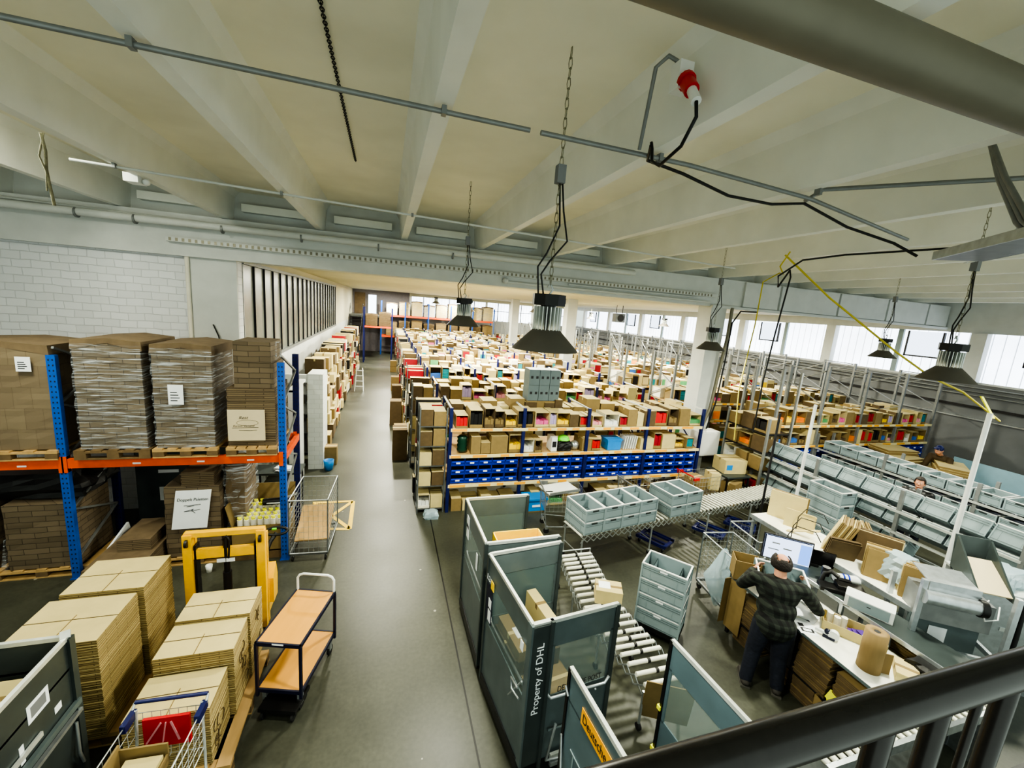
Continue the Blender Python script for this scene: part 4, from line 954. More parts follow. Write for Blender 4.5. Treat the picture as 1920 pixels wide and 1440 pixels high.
# short conveyor by the roll containers
t = thing('roller_conveyor', 'short curved roller conveyor between roll container and crate stack', 'conveyor', (3.0, 3.1, 0))
pts = [(.1,2.5),(.06,2.2),(-.0,1.85),(-.06,1.5),(-.06,1.15),(-.02,.8),(.02,.5),(.06,.1)]
def pth(f):
    f *= len(pts)-1; i = min(int(f), len(pts)-2); f -= i; return (pts[i][0]+(pts[i+1][0]-pts[i][0])*f, pts[i][1]+(pts[i+1][1]-pts[i][1])*f)
for k in range(21):
    x, y = pth(k/20); MB().cyl((x-.27,y,.58),(x+.27,y,.58),.026,'roller',10).cyl((x-.02,y,.58),(x+.02,y,.58),.028,'black',10).build('roller', t)
for s in (-1,1):
    mb = MB()
    for k in range(20):
        a, b = pth(k/20), pth((k+1)/20); mb.bar((a[0]+s*.29,a[1],.46),(b[0]+s*.29,b[1],.58),.006,.016,'zinc').bar((a[0]+s*.29,a[1],.58),(b[0]+s*.29,b[1],.46),.006,.016,'zinc')
    mb.build('scissor_side', t)
for k in (0,.33,.66,1):
    x, y = pth(k)
    for s in (-1,1): l_ = MB().cyl((x+s*.27,y,.08),(x+s*.27,y,.5),.015,'zinc',8).build('leg', t); MB().cyl((x+s*.27-.018,y,.04),(x+s*.27+.018,y,.04),.04,'tyre',12).build('castor', l_)
MB().cyl((-.18,2.58,.62),(.4,2.58,.62),.012,'zinc',8).cyl((-.18,2.58,.5),(.4,2.58,.5),.012,'zinc',8).cyl((-.18,2.58,.1),(-.18,2.58,.62),.012,'zinc',8).cyl((.4,2.58,.1),(.4,2.58,.62),.012,'zinc',8).build('end_frame', t)
carton((3.06,4.5,.607), (.36,.26,.2), radians(-25), 'small pale parcel lying on the short roller conveyor', 'card_light', label_card=(-.14,.02,-.06,.09))
t = thing('cardboard_sheet', 'brown cardboard sheet leaning at the end of the short conveyor', 'cardboard', (3.0,3.06,.1), radians(-28)); MB().obox((0,0,.34), (.25,0,0), (0,.006,0), (0,-.05,.27), 'card').build('sheet', t)
# ================================================================== PACKING DESK
t = thing('packing_desk', 'long white-topped packing desk with stacked cartons beneath', 'desk', (5.35, 3.2, 0))
MB().box(-.4,.42,-.95,1.05,.87,.9,'desk_top').box(-.405,-.4,-.95,1.05,.865,.9,'panel_grey').build('desk_top', t)
for x in (-.36,.36):
    for y in (-.9,0,1.0): MB().box(x-.02,x+.02,y-.02,y+.02,0,.87,'dark_steel').build('leg', t)
MB().box(-.38,.4,-.93,1.03,.3,.32,'dark_steel').build('lower_shelf', t)
MB().box(-.4,-.39,.78,1.05,.1,.86,'card').obox((-.38,1.07,.5),(.02,.005,0),(.1,.0,0),(0,0,.36),'card').build('end_sheet', t)
R = random.Random(11)
k = 0
for y0, n in ((2.32,5),(2.78,6),(3.72,4)):
    for i in range(n):
        z = .325+i*.085 if y0 != 3.72 else .325+i*.09
        t = thing('flat_carton_bundle', f'brown carton bundle under the packing desk, {ORD[i]} from bottom of the {["nearest","middle","rear"][k]} pile', 'cartons', (5.18+R.uniform(-.015,.015), y0+.2, z), R.uniform(-.06,.06))
        flats(MB(), -.2,.2,-.2,.2,0,.08,.02,'card_dark',.008,'card',R).build('flat_cartons', t)
    k += 1
for j, (y, l) in enumerate(((2.6,'nearest'),(3.1,'middle'),(3.9,'rear'))):
    for i in range(2):
        t = thing('flat_carton_bundle', f'carton bundle on the floor under the desk, {l} pile, {"lower" if i == 0 else "upper"}', 'cartons', (5.2, y, i*.14)); flats(MB(), -.2,.2,-.2,.2,0,.13,.02,'card_dark',.009,'card',R).build('flat_cartons', t)
t = thing('middle_shelf', 'raised grey shelf running along the back of the packing desk', 'shelf', (5.98, 3.1, 0))
MB().box(-.2,.3,-.9,1.3,1.06,1.08,'panel_dark').box(-.215,-.2,-.9,1.3,1.05,1.1,'zinc').build('shelf_board', t)
for y in (-.85, .2, 1.25): MB().box(-.2,-.16,y-.02,y+.02,0,1.06,'zinc').box(.24,.28,y-.02,y+.02,0,1.06,'zinc').build('leg', t)
for i in range(5):
    t = thing('flat_carton_bundle', f'brown carton bundle beside the white printer, {ORD[i]} from bottom', 'cartons', (6.15,2.62,.45+.12*i)); flats(MB(), -.17,.17,-.2,.2,0,.115,.02,'card',.006,'card_dark',R).build('flat_cartons', t)
t = thing('back_shelf', 'long high shelf with white top holding standing cardboard blanks', 'shelf', (6.65, 3.75, 0))
MB().box(-.25,.45,-.85,1.6,1.17,1.2,'desk_top').box(-.262,-.25,-.85,1.6,1.14,1.21,'zinc').build('shelf_board', t)
for y in (-.8,.3,1.55):
    for x in (-.22,.42): MB().box(x-.02,x+.02,y-.02,y+.02,0,1.17,'zinc').build('leg', t)
# cardboard blanks standing on the back shelf
def blanks(loc, rz, n, w, h, label, lean=.12, th=.022, m='card', name='cardboard_blanks', fan=0.):
    t = thing(name, label, 'cardboard', loc, rz); R = random.Random(n*7); mb = MB()
    for i in range(n):
        y = i*th; dw, dh = R.uniform(-.01,.01), R.uniform(-.02,.02); l = lean+fan*i+R.uniform(-.015,.015)
        c = Vector((dw, y, (h+dh)/2)); mb.obox(c+Vector((0,sin(l)*(h+dh)/2,0)), (w/2,0,0), (0,th*.42,0), (0,sin(l)*(h+dh)/2,(h+dh)/2), 'card_light' if (i+n) % 4 == 0 else m)
    mb.build('blanks', t)
    mb = MB(); mb.box(-w*.18,w*.2,-.014,-.011,h*.15,h*.55,'card_light'); return t
blanks((6.85,5.05,1.2), radians(-62), 4, .55, .5, 'tall pale cardboard panels standing at the left end of the shelf', .02, .025, 'card')
blanks((6.78,4.75,1.2), radians(-60), 2, .42, .3, 'smaller cardboard panel in front of the tall pale panels', .05, .02, 'card_light')
t = thing('cardboard_strip', 'narrow pale cardboard strip leaning down over the shelf edge', 'cardboard', (6.62,4.55,1.2), radians(20)); MB().obox((0,0,.1),(.04,0,0),(0,.22,-.1),(0,.003,.008),'card_light').build('strip', t)
blanks((6.75,4.3,1.2), radians(-150), 12, .38, .5, 'large leaning sheaf of cardboard blanks, middle of the shelf', .35, .02, 'card')
blanks((7.0,4.2,1.2), radians(-140), 9, .34, .44, 'folded cardboard blanks behind the large leaning sheaf', .3, .02, 'card')
blanks((6.62,3.95,1.2), radians(-40), 6, .36, .34, 'dark-edged cardboard blanks leaning toward the monitor', -.45, .02, 'card_dark')
blanks((6.62,3.42,1.2), radians(-55), 10, .36, .42, 'cardboard blanks standing with square tape mark, right of the leaning ones', .05, .02, 'card')
blanks((6.6,3.0,1.2), radians(-55), 14, .3, .42, 'tight row of cardboard blanks next to the grey machine', .03, .02, 'card')
blanks((6.98,3.7,1.2), radians(-60), 7, .5, .46, 'cardboard blanks at the back edge of the shelf', .06, .02, 'card_dark')
t = thing('wire_divider', 'bent black wire dividers on the shelf among the cardboard blanks', 'divider', (6.8,4.55,1.2), radians(-60))
for q in (0, -.5, -.95): MB().tube([(-.2,q*.9,0),(-.2,q*.9,.25),(-.12,q*.9,.42),(.12,q*.9,.42),(.2,q*.9,.3)], .007, 'black', 6).build('wire', t)
# monitor, crate, small things
t = thing('computer_monitor', 'wide lit computer monitor in front of the working man', 'monitor', (5.86,4.2,.9), radians(-41))
MB().box(-.32,.32,-.015,.02,.16,.56,'black').build('housing', t)
s_ = MB().box(-.305,.305,-.018,-.015,.175,.545,'screen').build('screen', t)
MB().box(-.305,-.285,-.02,-.018,.175,.545,'navy_dark').box(.16,.30,-.02,-.018,.19,.5,'screen_blue').box(-.28,.29,-.02,-.018,.53,.545,'navy_dark').box(-.2,-.1,-.02,-.0185,.42,.44,'wall_grey').box(-.05,.06,-.02,-.0185,.36,.38,'wall_grey').box(-.24,-.1,-.02,-.0185,.32,.335,'wall_grey').build('windows_on_screen', s_)
MB().box(-.03,.03,0,.05,0,.2,'black').box(-.12,.12,-.08,.1,0,.015,'black').build('stand', t)
mb = MB()
for i in range(8): mb.ball((-.1+.05*i,.12+.02*(i % 3),.03+.02*(i % 2)),.035,'black',n=8,k=5)
mb.tube([(-.2,.1,.02),(0,.2,.1),(.2,.1,.03),(.35,.2,.06)],.008,'black',5); t = thing('cable_tangle', 'tangle of black cables behind the monitor', 'cables', (6.2,4.6,1.08)); mb.build('cables', t)
t = thing('dark_monitor', 'black switched-off screen right of the lit monitor', 'monitor', (6.22,4.02,1.08), radians(-41)); MB().box(-.22,.24,-.01,.01,.02,.25,'black_gloss').box(-.05,.05,-.05,.05,0,.03,'black').build('housing', t)
crate((5.29, 3.8, 1.04), radians(-41), 'grey crate held by the man over the packing desk', w=.29, d=.2, h=.2)
t = thing('open_carton', 'open empty carton on the desk at the left of the man', 'carton', (5.12, 4.2, .9), radians(-35))
mb = MB()
for a in ((-.17,.17,-.14,-.13),(-.17,.17,.13,.14),(-.17,-.16,-.14,.14),(.16,.17,-.14,.14)): mb.box(*a,0,.3,'card')
mb.box(-.17,.17,-.14,.14,0,.01,'card_dark').build('carton_body', t)
t = thing('scanner_equipment', 'black scanner and keyboard clutter on the desk right of the man', 'equipment', (5.95,3.5,1.08), radians(-40))
MB().box(-.2,.1,-.1,.08,0,.05,'black').build('keyboard', t); MB().tube([(-.15,.1,.02),(-.12,.12,.15),(-.05,.1,.2),(.02,.05,.17)], .03, 'black', 8).build('scanner', t); MB().cyl((-.1,.16,.1),(-.1,.16,.22),.05,'dark_steel',10).build('cup', t); MB().box(.0,.3,-.05,.12,.02,.1,'black').box(.05,.2,.1,.2,.0,.1,'dark_steel').build('device', t)
t = thing('blue_band', 'blue banded white roll on the shelf behind the scanner', 'roll', (6.25,3.62,1.08), radians(-30)); MB().cyl((-.12,0,.06),(.2,0,.06),.055,'plastic_white',14).build('roll', t); MB().cyl((-.02,0,.06),(.0,0,.06),.06,'bin_blue',14).cyl((.04,0,.06),(.06,0,.06),.06,'bin_blue',14).build('bands', t)
t = thing('label_printer', 'white and grey printer tilted on the middle shelf', 'printer', (5.95,3.1,1.08), radians(-62))
MB().prism([(-.12,0),(.12,0),(.12,.16),(-.06,.22),(-.12,.16)], 'x', -.24, .24, 'plastic_white').build('printer_body', t); MB().prism([(-.125,.02),(-.121,.02),(-.121,.15),(-.125,.15)], 'x', -.2, .2, 'crate_grey').build('front_panel', t); MB().box(-.24,.24,-.12,.12,-.0,.012,'black').build('base', t); MB().box(-.02,.02,-.1262,-.125,.1,.11,'ink').build('logo_mark', t)
t = thing('kraft_paper_roll', 'big upright kraft paper roll at the near end of the desk', 'paper roll', (5.2,2.58,.9))
MB().lathe([(.0,0),(.108,0),(.104,.46),(.03,.46),(.03,.36),(0,.36)], (0,0,0), 'kraft', 32).build('roll', t); MB().obox((.09,-.09,.12),(.05,-.03,0),(.004,.004,0),(0,0,.12),'kraft').build('loose_end', t); MB().cyl((0,0,.4602),(0,0,.4615),.028,'black',12).build('core_hole', t)
t = thing('tape_dispenser', 'white tape dispenser with dark grip on the desk', 'dispenser', (5.22,2.98,.9), radians(-60)); MB().cyl((0,-.03,.06),(0,.03,.06),.055,'plastic_white',16).build('tape_roll', t); MB().box(-.18,-.04,-.015,.015,.03,.06,'plastic_white').box(-.1,.02,-.035,.035,.0,.03,'navy_dark').ball((-.06,0,.07),.035,'navy_dark').build('dispenser_body', t)
t = thing('shipping_label', 'white sheet with black pictograms near the desk edge', 'paper', (5.08,3.22,.901), radians(-30)); MB().box(-.1,.1,-.14,.14,0,.002,'paper').build('sheet', t); MB().box(-.07,.07,-.1,-.03,.002,.003,'ink').box(-.045,.045,-.085,-.045,.003,.0035,'paper').box(-.07,-.01,-.01,.05,.002,.003,'ink').build('pictograms', t)
t = thing('paper_sheet', 'blank white sheet on the desk beside the man', 'paper', (5.28,3.4,.901), radians(20)); MB().box(-.11,.11,-.15,.15,0,.002,'paper').build('sheet', t)
t = thing('parts_tray', 'open cardboard tray with purple leaflets and white cups on the desk', 'tray', (5.55,2.98,.9), radians(-55))
mb = MB().box(-.3,.3,-.13,.13,0,.01,'card')
for a in ((-.3,.3,-.135,-.13),(-.3,.3,.13,.135),(-.305,-.3,-.13,.13),(.3,.305,-.13,.13)): mb.box(*a,0,.12,'card_light')
mb.build('tray_body', t)
for k in range(3): MB().box(-.05+.06*k,.03+.06*k,-.1,.08,.02+.02*k,.03+.02*k,'purple',rz=.3*k).box(.0+.05*k,.02+.05*k,-.1,-.02,.032+.02*k,.034+.02*k,'paper',rz=.3*k).build('leaflet', t)
for k in range(3): MB().cyl((-.24+.07*k,.03-.05*(k % 2),.01),(-.24+.07*k,.03-.05*(k % 2),.17),.035,'card_white',10).build('cup', t)
t = thing('black_bag', 'black tool bag beside the small carton at the near desk end', 'bag', (5.75,2.35,.9)); bulge(MB(), -.16,.16,-.14,.14,0,.16,'black',5,4,.1,.5,6).build('bag', t)
carton((5.5,2.4,.9), (.2,.3,.1), radians(-55), 'small carton beside the kraft paper roll', 'card_light')
t = thing('waste_carton', 'floor carton overflowing with yellow paper below the desk end', 'carton', (5.02,2.62,0), radians(-15))
mb = MB()
for a in ((-.16,.16,-.2,-.19),(-.16,.16,.19,.2),(-.16,-.15,-.2,.2),(.15,.16,-.2,.2)): mb.box(*a,0,.34,'card')
mb.box(-.16,.16,-.2,.2,0,.01,'card').build('carton_body', t)
R = random.Random(4)
for k in range(9):
    a = R.uniform(-.6,.6); MB().obox((R.uniform(-.1,.1),R.uniform(-.14,.12),.33+.02*k), (.06*cos(a),.06*sin(a),.02), (-.08*sin(a),.08*cos(a),R.uniform(-.02,.04)), (0,0,.002), 'yellow_neon').build('yellow_paper', t)
MB().obox((.05,.12,.5),(.05,0,0),(0,.02,.13),(0,.002,0),'yellow_neon').build('yellow_paper', t)
# film / paper machine at the right --------------------------------------
t = thing('film_dispenser', 'grey steel packaging film dispenser with rollers at the right', 'machine', (6.62,2.72,0), radians(-35)); t.scale = (1.0,1.0,1.17)
for x, y in ((-.4,-.25),(.45,-.25),(.45,.3),(-.4,.3)): MB().box(x-.025,x+.025,y-.025,y+.025,0,1.5 if y < 0 else 1.3,'zinc').build('frame_post', t)
MB().box(-.4,.45,-.27,-.23,.75,.8,'zinc').box(-.4,.45,-.27,-.23,.45,.5,'zinc').box(-.4,.45,.28,.32,.75,.8,'zinc').box(-.42,-.38,-.25,.3,.75,.8,'zinc').box(.43,.47,-.25,.3,.75,.8,'zinc').build('cross_rail', t)
MB().box(-.3,.38,-.12,.22,1.0,1.3,'grey_frame').box(-.3,.38,-.0,.22,.2,1.0,'panel_grey').build('machine_body', t)
MB().cyl((-.4,-.3,1.34),(.1,-.3,1.34),.07,'zinc',16).cyl((.1,-.3,1.34),(.16,-.3,1.34),.085,'black',16).build('film_roller', t)
MB().obox((-.12,-.08,1.5),(.24,0,0),(0,.18,.02),(0,.0,.006),'zinc').obox((-.12,-.26,1.42),(.24,0,0),(0,0,.08),(0,.006,0),'zinc').build('hood', t)
MB().prism([(-.25,1.42),(.3,1.85),(.3,1.42)], 'x', .44, .46, 'panel_dark').prism([(-.25,1.42),(.3,1.85),(.3,1.5)], 'x', .12, .14, 'panel_dark').build('side_plate', t)
MB().obox((.29,.02,1.56),(.15,0,0),(0,.2,.1),(0,-.003,.006),'paper_cream').build('paper_sheet', t)
MB().obox((.29,.31,1.66),(.17,0,0),(0,.03,.19),(0,.006,0),'panel_dark').build('back_plate', t)
MB().tube([(.2,-.25,1.42),(.1,-.33,1.38),(.14,-.36,1.25),(.26,-.34,1.28),(.3,-.26,1.38)], .008, 'plastic_white', 6).build('cable_loop', t)
MB().tube([(.5,-.25,1.5),(.51,-.26,1.1),(.5,-.26,.2)], .024, 'black', 8).build('corrugated_hose', t)
MB().box(-.1,.08,-.008,-.004,.7,.9,'paper').build('warning_label', t)
t = thing('steel_cabinet', 'brushed steel cabinet at the right edge behind the dispenser', 'cabinet', (8.05,2.85,0), radians(-35)); MB().box(-.4,.5,-.3,.35,0,1.35,'zinc').box(-.42,.52,-.32,.37,1.35,1.38,'alu').build('body', t); MB().box(-.1,.02,-.31,-.3,.85,.9,'alu').build('handle', t)
t = thing('film_bag', 'clear plastic film pile on the steel cabinet at the right edge', 'film', (8.05,2.9,1.38)); bulge(MB(), -.3,.3,-.22,.22,0,.2,'bag',5,5,.14,.5,8).build('film', t)
t = thing('film_bag', 'clear crumpled plastic film behind the dispenser hood', 'film', (6.75,3.3,1.5)); bulge(MB(), -.14,.16,-.14,.16,-.2,.14,'bag',5,5,.14,.5,12).build('film', t)
# ================================================================== CRATE RACKS
def crate_rack(name, label, x, y0, y1, tiers, cols, tilt, faces, labs, depth=.6):
    t = thing('picking_rack', label, 'rack', (x, y0, 0))
    n = 4; top = tiers[-1]+.3
    for i in range(n):
        y = (y1-y0)*i/(n-1)
        MB().box(-.03,.03,y-.03,y+.03,0,top+.1,'grey_frame').build('upright', t); MB().box(depth,depth+.05,y-.03,y+.03,0,top+.1,'grey_frame').build('upright', t)
    for z in tiers:
        MB().box(-.05,.0,0,y1-y0,z-.05,z-.01,'alu').box(depth,depth+.03,0,y1-y0,z-.04,z,'zinc').build('shelf_beam', t)
    return t
crate_rack('a', 'grey rack of tilted crates with faces toward the packing desk', 9.42, 3.2, 8.1, (.45,.9,1.32), 10, 0, True, None, .42)
nA = 0
for tz, tn_ in ((1.34,'top'),(.92,'middle'),(.47,'bottom')):
    for i in range(10):
        y = 3.42+i*.48
        if tz < .6 and i < 3: continue
        q = dup(P0, (9.62, y, tz), None, f'tilted grey crate, {tn_} tier of the near picking rack, {ORD[i]} from the right'); q.rotation_euler = (radians(32), 0, pi/2); q.scale = (.71, .9, 1.3)
P1 = crate((12.3, 3.42, .9), 0, 'open grey crate with black fill for inner shade, middle tier, first from the right')
MB().box(-.285,.285,-.185,.185,.01,.16,'black').build('shade_block', P1)  # black block stands in for shade inside the lower-tier crates
crate_rack('b', 'long rack of upright crates behind the tilted-crate rack', 12.0, 3.2, 8.4, (.5,.9,1.28), 10, 0, True, None, .6)
for tz, tn_ in ((1.3,'top'),(.9,'middle'),(.5,'bottom')):
    for i in range(11):
        y = 3.42+i*.455
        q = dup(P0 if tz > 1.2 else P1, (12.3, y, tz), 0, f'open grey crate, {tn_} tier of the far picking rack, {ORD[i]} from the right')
for i in range(4):
    dup(P0, (8.95, 5.75, .17+i*.235 if 0 else .3+i*.28), radians(90), f'long grey crate in the tall stack beside the cardboard, {ORD[i]} from bottom').scale = (1.1,1,1.18)
dolly((8.95,5.75,0), radians(90), 'dolly beneath the tall crate stack beside the cardboard', 'dark_steel').scale = (1,1,1.7)
# poles
t = thing('white_pole', 'tall white pole at the far right with yellow strap on top', 'pole', (9.3,3.95,0)); MB().cyl((0,0,0),(0,0,3.46),.035,'plastic_white',12).build('pole', t); MB().obox((-.05,.03,3.55),(.03,0,0),(0,.01,.0),(-.12,.05,.17),'yellow_neon').build('yellow_strap', t)
t = thing('white_pole', 'slender white pole between column and tilted-crate rack', 'pole', (8.25,5.95,0)); MB().cyl((0,0,0),(0,0,3.1),.03,'plastic_white',12).build('pole', t)
t = thing('dark_pole', 'slender dark pole at the end of the long roller conveyor', 'pole', (7.45,6.02,0)); MB().cyl((0,0,0),(0,0,2.9),.022,'dark_steel',10).build('pole', t)
# conveyor at the bottom right, dark machines behind the balusters
t = thing('roller_conveyor', 'roller conveyor seen between the balusters at the lower right', 'conveyor', (3.85,2.02,0), 0)
for k in range(25): MB().cyl((.05+k*.1,0,.7),(.05+k*.1,.3,.7),.028,'roller',8).build('roller', t)
MB().box(0,2.52,-.04,0,.62,.72,'zinc').build('side_rail', t); MB().box(0,2.52,.3,.34,.62,.72,'zinc').build('side_rail', t)
for x in (.1,1.3,2.4): MB().box(x-.02,x+.02,0,.3,0,.62,'zinc').build('leg', t)
t = thing('black_cart', 'dark cart frame on the floor at the lower right corner', 'cart', (5.2,1.2,0))
MB().box(-.5,.5,-.35,.35,.2,.24,'black').box(-.5,.5,-.35,-.32,.24,.8,'black').box(-.5,.5,.32,.35,.24,.8,'black').box(-.5,-.47,-.35,.35,.5,.9,'black').build('cart_body', t)
for x in (-.4,.4):
    for y in (-.28,.28): MB().cyl((x-.015,y,.09),(x+.015,y,.09),.09,'tyre',12).build('wheel', t)
carton((2.95,1.6,0), (.5,.5,.35), 0, 'brown carton at the bottom edge below the rail', 'card_dark')
# ================================================================== PEOPLE
def remesh(o, v, smooth=4):
    m = o.modifiers.new('union', 'REMESH'); m.mode = 'VOXEL'; m.voxel_size = v; m.use_smooth_shade = True
    k = o.modifiers.new('soften', 'SMOOTH'); k.factor = .5; k.iterations = smooth
    return o
def person(label, loc, rz, lean=0., hands=None, shirt='plaid', trousers='denim', bald=True, cap=None, look=0., feet=((-.15,-.02),(.15,-.08)), scale=1., elbows=None):
    """local frame: +y is where the body faces, +x its right"""
    t = thing('person', label, 'person', loc, rz); t.scale = (scale,)*3
    V = Vector; L = lambda z, f=0: V((0, lean*(z-.95)+f, z))       # spine leans forward with height
    pel, bel, che, nek = L(.97,-.03), L(1.13,.0), L(1.33,.01), L(1.52,.0)
    hc = nek+V((0,.05+lean*.1,.15)); sh = {s: L(1.44,.0)+V((s*.195,0,0)) for s in (-1,1)}
    hands = hands or {-1: V((-.27,.12,.82)), 1: V((.27,.12,.82))}
    elb = elbows or {s: (sh[s]+hands[s])/2+V((s*.07,-.06,-.1)) for s in (-1,1)}
    kn = {s: V((feet[(s+1)//2][0]*.8, feet[(s+1)//2][1]*.5+.03, .5)) for s in (-1,1)}
    an_ = {s: V((feet[(s+1)//2][0], feet[(s+1)//2][1], .09)) for s in (-1,1)}
    hp = {s: pel+V((s*.09,0,-.05)) for s in (-1,1)}
    def hip_to_neck(mb, g, m):
        mb.ball(pel, 1, m, (.165+g,.12+g,.13+g)); mb.ball(bel, 1, m, (.155+g,.12+g,.16+g)); mb.ball(che, 1, m, (.175+g,.115+g,.18+g)); mb.ball(L(1.42), 1, m, (.17+g,.09+g,.08+g)); return mb
    mb = hip_to_neck(MB(), -.01, 'skin'); mb.caps(che+V((0,0,.1)), hc-V((0,.02,.06)), .06, .055, 'skin')
    mb.ball(hc, 1, 'skin', (.078,.095,.118), 20, 14).ball(hc+V((0,.025,-.06)), 1, 'skin', (.058,.065,.06), 14, 10)      # skull and jaw
    mb.ball(hc+V((0,.1,-.02)), 1, 'skin', (.014,.02,.026)).ball(hc+V((0,.088,-.075)), 1, 'skin', (.026,.012,.009))     # nose and lips
    for s in (-1,1):
        mb.ball(hc+V((s*.08,-.005,-.01)), 1, 'skin', (.012,.02,.034)).ball(hc+V((s*.03,.085,.022)), 1, 'skin', (.02,.012,.008))
        mb.caps(sh[s], elb[s], .052, .042, 'skin').caps(elb[s], hands[s], .042, .028, 'skin')
        mb.caps(hp[s], kn[s], .085, .055, 'skin').caps(kn[s], an_[s], .055, .038, 'skin').caps(an_[s], an_[s]+V((s*.02,.13,-.05)), .04, .03, 'skin')
        d = (hands[s]-elb[s]).normalized(); inw = V((-s,0,0)); pw = d.cross(inw).normalized()
        pc = hands[s]+d*.045
        mb.obox(pc, d*.045, pw*.038, inw*.013, 'skin')
        for i, ln in enumerate((.07,.08,.075,.058)):                       # four unequal bent fingers
            b = pc+d*.04+pw*(.03-.02*i); k1 = b+d*ln*.45+inw*.012; k2 = k1+d*ln*.2+inw*ln*.42
            mb.caps(b, k1, .0095, .009, 'skin', 8).caps(k1, k2, .009, .0078, 'skin', 8)
        b = pc-d*.02+pw*.036; mb.caps(b, b+d*.03+pw*.022+inw*.015, .0115, .0105, 'skin', 8).caps(b+d*.03+pw*.022+inw*.015, b+d*.055+pw*.018+inw*.03, .0105, .009, 'skin', 8)
    body = remesh(mb.build('body', t), .007, 3)
    for s in (-1,1): MB().ball(hc+V((s*.03,.087,.01)), .0105, 'card_white', n=8, k=6).ball(hc+V((s*.03,.0965,.01)), .005, 'ink', n=6, k=4).build('eye', t)
    MB().box(-.022,.022,hc.y+.094,hc.y+.1,hc.z-.079,hc.z-.076,'crimson').build('mouth_line', t)
    mb = hip_to_neck(MB(), .028, shirt)
    if bald is not None: mb.ball(pel+V((0,0,-.04)), 1, shirt, (.19,.15,.2))
    for s in (-1,1): mb.caps(che+V((s*.1,0,.08)), sh[s], .085, .078, shirt).caps(sh[s], elb[s], .076, .062, shirt).caps(elb[s], hands[s]-(hands[s]-elb[s]).normalized()*.03, .062, .046, shirt)
    mb.lathe([(.075,-.02),(.07,.03),(.066,.03),(.06,-.03),(.075,-.02)], L(1.5,.0), shirt, 16)
    remesh(mb.build('shirt', t), .011, 5)
    mb = MB().ball(pel+V((0,0,-.03)), 1, trousers, (.17,.125,.13))
    for s in (-1,1): mb.caps(hp[s], kn[s], .105, .078, trousers).caps(kn[s], an_[s]+V((0,-.0,.0)), .078, .062, trousers)
    remesh(mb.build('trousers', t), .011, 4)
    for s in (-1,1):
        q = an_[s]; mb = MB().caps(q+V((0,-.03,-.035)), q+V((s*.02,.15,-.045)), .048, .042, 'shoe').ball(q+V((0,-.01,0)), .05, 'shoe')
        sh_ = remesh(mb.build('shoe', t), .01, 3); MB().bar(q+V((0,-.075,-.08)), q+V((s*.02,.19,-.08)), .088, .02, 'sole').build('sole', sh_)
    if cap:
        MB().ball(hc+V((0,-.005,.03)), 1, cap, (.09,.105,.1), 16, 10).obox(hc+V((0,.11,.05)), (.06,0,0), (0,.05,-.01), (0,0,.006), cap).build('cap', t)
    else:
        mb = MB()
        R_ = random.Random(3)
        n, k = 28, 16; c = hc+V((0,-.004,.006)); keep = []
        vs = []; fs = []
        for i in range(k+1):
            th = pi*i/k
            for j in range(n):
                ph = 2*pi*j/n; vs.append(c+V(((.086)*sin(th)*cos(ph), .105*sin(th)*sin(ph), .126*cos(th))))
        for i in range(k):
            for j in range(n):
                th, ph = pi*(i+.5)/k, 2*pi*(j+.5)/n; x, y, z = sin(th)*cos(ph), sin(th)*sin(ph), cos(th)
                face = y > .35 and z < .62; low = z < -.45 or (y > .1 and z < .05)
                crown = bald and z > .6 and y > -.68 and abs(x) < .6
                if not (face or low or crown): fs.append((i*n+j, (i+1)*n+j, (i+1)*n+(j+1) % n, i*n+(j+1) % n))
        mb.add(vs, fs, 'hair', True); h = mb.build('hair', t); so = h.modifiers.new('thick', 'SOLIDIFY'); so.thickness = .012; so.offset = 1
    return t
V_ = Vector
person('balding man in a dark green checked shirt lifting a crate at the desk', (4.74,3.36,0), radians(-41.3), .22,
    hands={-1: V_((-.16,.54,1.26)), 1: V_((.36,.54,1.2))}, elbows={-1: V_((-.29,.3,1.14)), 1: V_((.4,.26,1.1))}, feet=((-.16,-.08),(.12,-.05))).scale = (1.24,1.2,.95)
person('dark-haired man looking up between the two crate racks', (10.75,5.28,0), radians(110), .05, shirt='black', trousers='denim', bald=False, scale=.97)
person('person in a blue cap and brown jacket bending over at far right', (14.9,6.9,0), radians(95), .75, shirt='jacket', trousers='denim', cap='navy', bald=False, hands={-1: V_((-.2,.75,.85)), 1: V_((.2,.75,.85))})
t = thing('work_table', 'table with pale blue sheets beside the bending person, far right', 'table', (14.4,5.6,0)); MB().box(-.9,.7,-.7,.7,.8,.84,'plastic_white').build('table_top', t)
for x in (-.8,.6):
    for y in (-.6,.6): MB().box(x-.03,x+.03,y-.03,y+.03,0,.8,'zinc').build('leg', t)
t = thing('foam_sheet', 'pale blue foam sheet lying on the far right table', 'sheet', (14.4,5.6,.84)); MB().box(-.7,.6,-.6,.6,0,.04,'bag').build('sheet', t)
t = thing('blue_board', 'large pale blue board leaning behind the bending person', 'board', (16.2,6.6,0)); MB().obox((0,0,.62),(0,.8,0),(.1,0,.6),(.01,0,0),'pale_blue').build('board', t)
for k in range(6):
    t = thing('flat_carton_stack', f'untidy pile of flat cartons before the right wall, {ORD[k]} from the left', 'carton stack', (14.2+.2*(k%2), 8.2-.33*k, 0), .2*(k-2)); flats(MB(), -.5,.5,-.3,.3,0,1.0+.12*((k*7)%4),.05,'card',.06,'card_light',random.Random(k)).build('flat_cartons', t)
